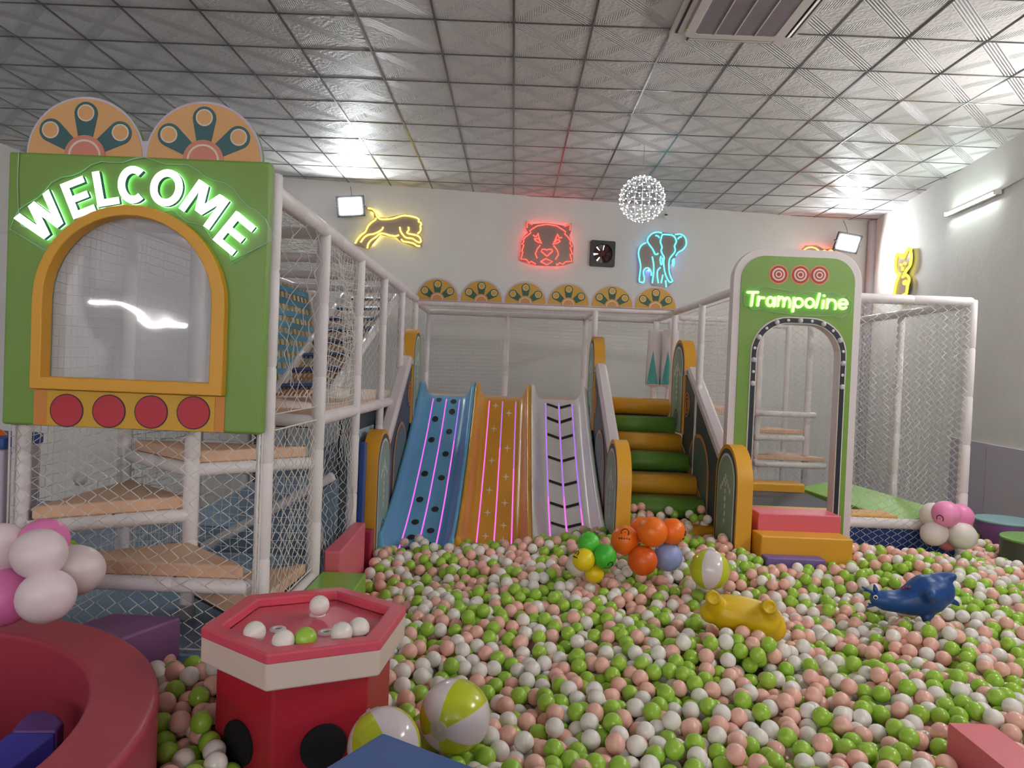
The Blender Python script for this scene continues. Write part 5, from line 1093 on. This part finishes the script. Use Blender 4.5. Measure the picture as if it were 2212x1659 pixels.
MARKS = [('beside the front beach ball', AY(983, 1600, 2.72)), ('beside the pink foam beam', (1.85, 2.8, .45)), ('between the red ring and the table', (-1.2, 2.75, .45)), ('in front of the yellow hopper toy', AZ(1600, 1420, .45)),
         ('behind the front beach ball', AZ(985, 1440, .45)), ('in the open middle at the front', AZ(1350, 1580, .45)), ('in the open front right', AZ(1750, 1600, .45)), ('right of the red table', AZ(900, 1420, .45)), ('in front of the blue hopper deer', AZ(1990, 1420, .45)), ('at the right edge of the view', AZ(2190, 1470, .45)), ('in the middle of the pit', AZ(1300, 1450, .45))]
base_me = {}
bm = bmesh.new(); bmesh.ops.create_icosphere(bm, subdivisions=4, radius=BR)
for f in bm.faces: f.smooth = True
for n in NAMES: me = bpy.data.meshes.new('pit_ball'); bm.to_mesh(me); me.materials.append(BALLC[n]); base_me[n] = me
bm.free()
CN = ('lime green', 'salmon pink', 'pearl white'); CS = ('green', 'pink', 'white'); used = {}; shown = [i for s_, i in score if s_ > 2.5 * rad[i] ** 2]
for i in best:
    o = bpy.data.objects.new('pit_ball', base_me[NAMES[col[i]]]); C.objects.link(o); o.location = P[i]
    wh = min(MARKS, key=lambda m_: np.linalg.norm(np.array(m_[1]) - P[i]))[0]
    def nb(dx, dy):
        b_ = [j for j in shown if j != i and (px[j] - px[i]) * dx + (py[j] - py[i]) * dy > .7 * math.hypot(px[j] - px[i], py[j] - py[i]) and math.hypot(px[j] - px[i], py[j] - py[i]) < 2.4 * rad[i]]
        return CS[col[min(b_, key=lambda j: math.hypot(px[j] - px[i], py[j] - py[i]))]] if b_ else None
    ex = [(nb(*d), n_) for d, n_ in (((-1, 0), 'left'), ((0, -1), 'above'), ((1, 0), 'right'), ((0, 1), 'below'))]; ex = [(c_, n_) for c_, n_ in ex if c_]
    base = '%s ball %s' % (CN[col[i]], wh)
    marks = sorted(MARKS, key=lambda m_: np.linalg.norm(np.array(m_[1]) - P[i])); base2 = '%s ball %s' % (CN[col[i]], marks[1][0])
    opts = [base + ', %s ball %s' % ex[k] + (', %s ball %s' % ex[m_] if m_ != k else '') for k in range(len(ex)) for m_ in range(k, len(ex)) if m_ != k] or [base]
    opts += [base2 + ', %s ball %s' % q for q in ex] + [base + ', %s ball %s' % q for q in ex] + [base, base2]; opts = [q for q in opts if len(q.replace(',', '').split()) <= 16]
    lb = next((q for q in opts if q not in used), opts[0]); used[lb] = 1
    tag(o, lb, 'ball', 'nearest balls of the pit')
rest_i = np.setdiff1d(np.arange(len(P)), best)
me = bpy.data.meshes.new('ball_pile'); me.from_pydata(P[rest_i].tolist(), [], []); at = me.attributes.new('hue', 'INT', 'POINT'); at.data.foreach_set('value', col[rest_i].astype(np.int32))
pile = bpy.data.objects.new('ball_pile', me); C.objects.link(pile); tag(pile, 'thousands of green, pink and white plastic balls filling the pit', 'balls', kind='stuff')
ng = bpy.data.node_groups.new('balls', 'GeometryNodeTree'); ng.interface.new_socket('Geometry', in_out='INPUT', socket_type='NodeSocketGeometry'); ng.interface.new_socket('Geometry', in_out='OUTPUT', socket_type='NodeSocketGeometry')
N = ng.nodes.new; gi, go, jn = N('NodeGroupInput'), N('NodeGroupOutput'), N('GeometryNodeJoinGeometry')
na = N('GeometryNodeInputNamedAttribute'); na.data_type = 'INT'; na.inputs['Name'].default_value = 'hue'
for k, n in enumerate(NAMES):
    ic, ss, sm_, ip, cp = N('GeometryNodeMeshIcoSphere'), N('GeometryNodeSetShadeSmooth'), N('GeometryNodeSetMaterial'), N('GeometryNodeInstanceOnPoints'), N('FunctionNodeCompare')
    ic.inputs['Radius'].default_value = BR; ic.inputs['Subdivisions'].default_value = 4; sm_.inputs['Material'].default_value = BALLC[n]
    cp.data_type = 'INT'; cp.operation = 'EQUAL'; cp.inputs[3].default_value = k; L = ng.links.new
    L(na.outputs[0], cp.inputs[2]); L(ic.outputs[0], ss.inputs[0]); L(ss.outputs[0], sm_.inputs[0]); L(sm_.outputs[0], ip.inputs['Instance']); L(gi.outputs[0], ip.inputs['Points']); L(cp.outputs[0], ip.inputs['Selection']); L(ip.outputs[0], jn.inputs[0])
ng.links.new(jn.outputs[0], go.inputs[0]); md = pile.modifiers.new('balls', 'NODES'); md.node_group = ng
print('BALLS', len(P), 'near', len(best), 'script tris', sum(len(o.data.loop_triangles) if False else len(o.data.polygons) for o in C.objects if o.type == 'MESH'))
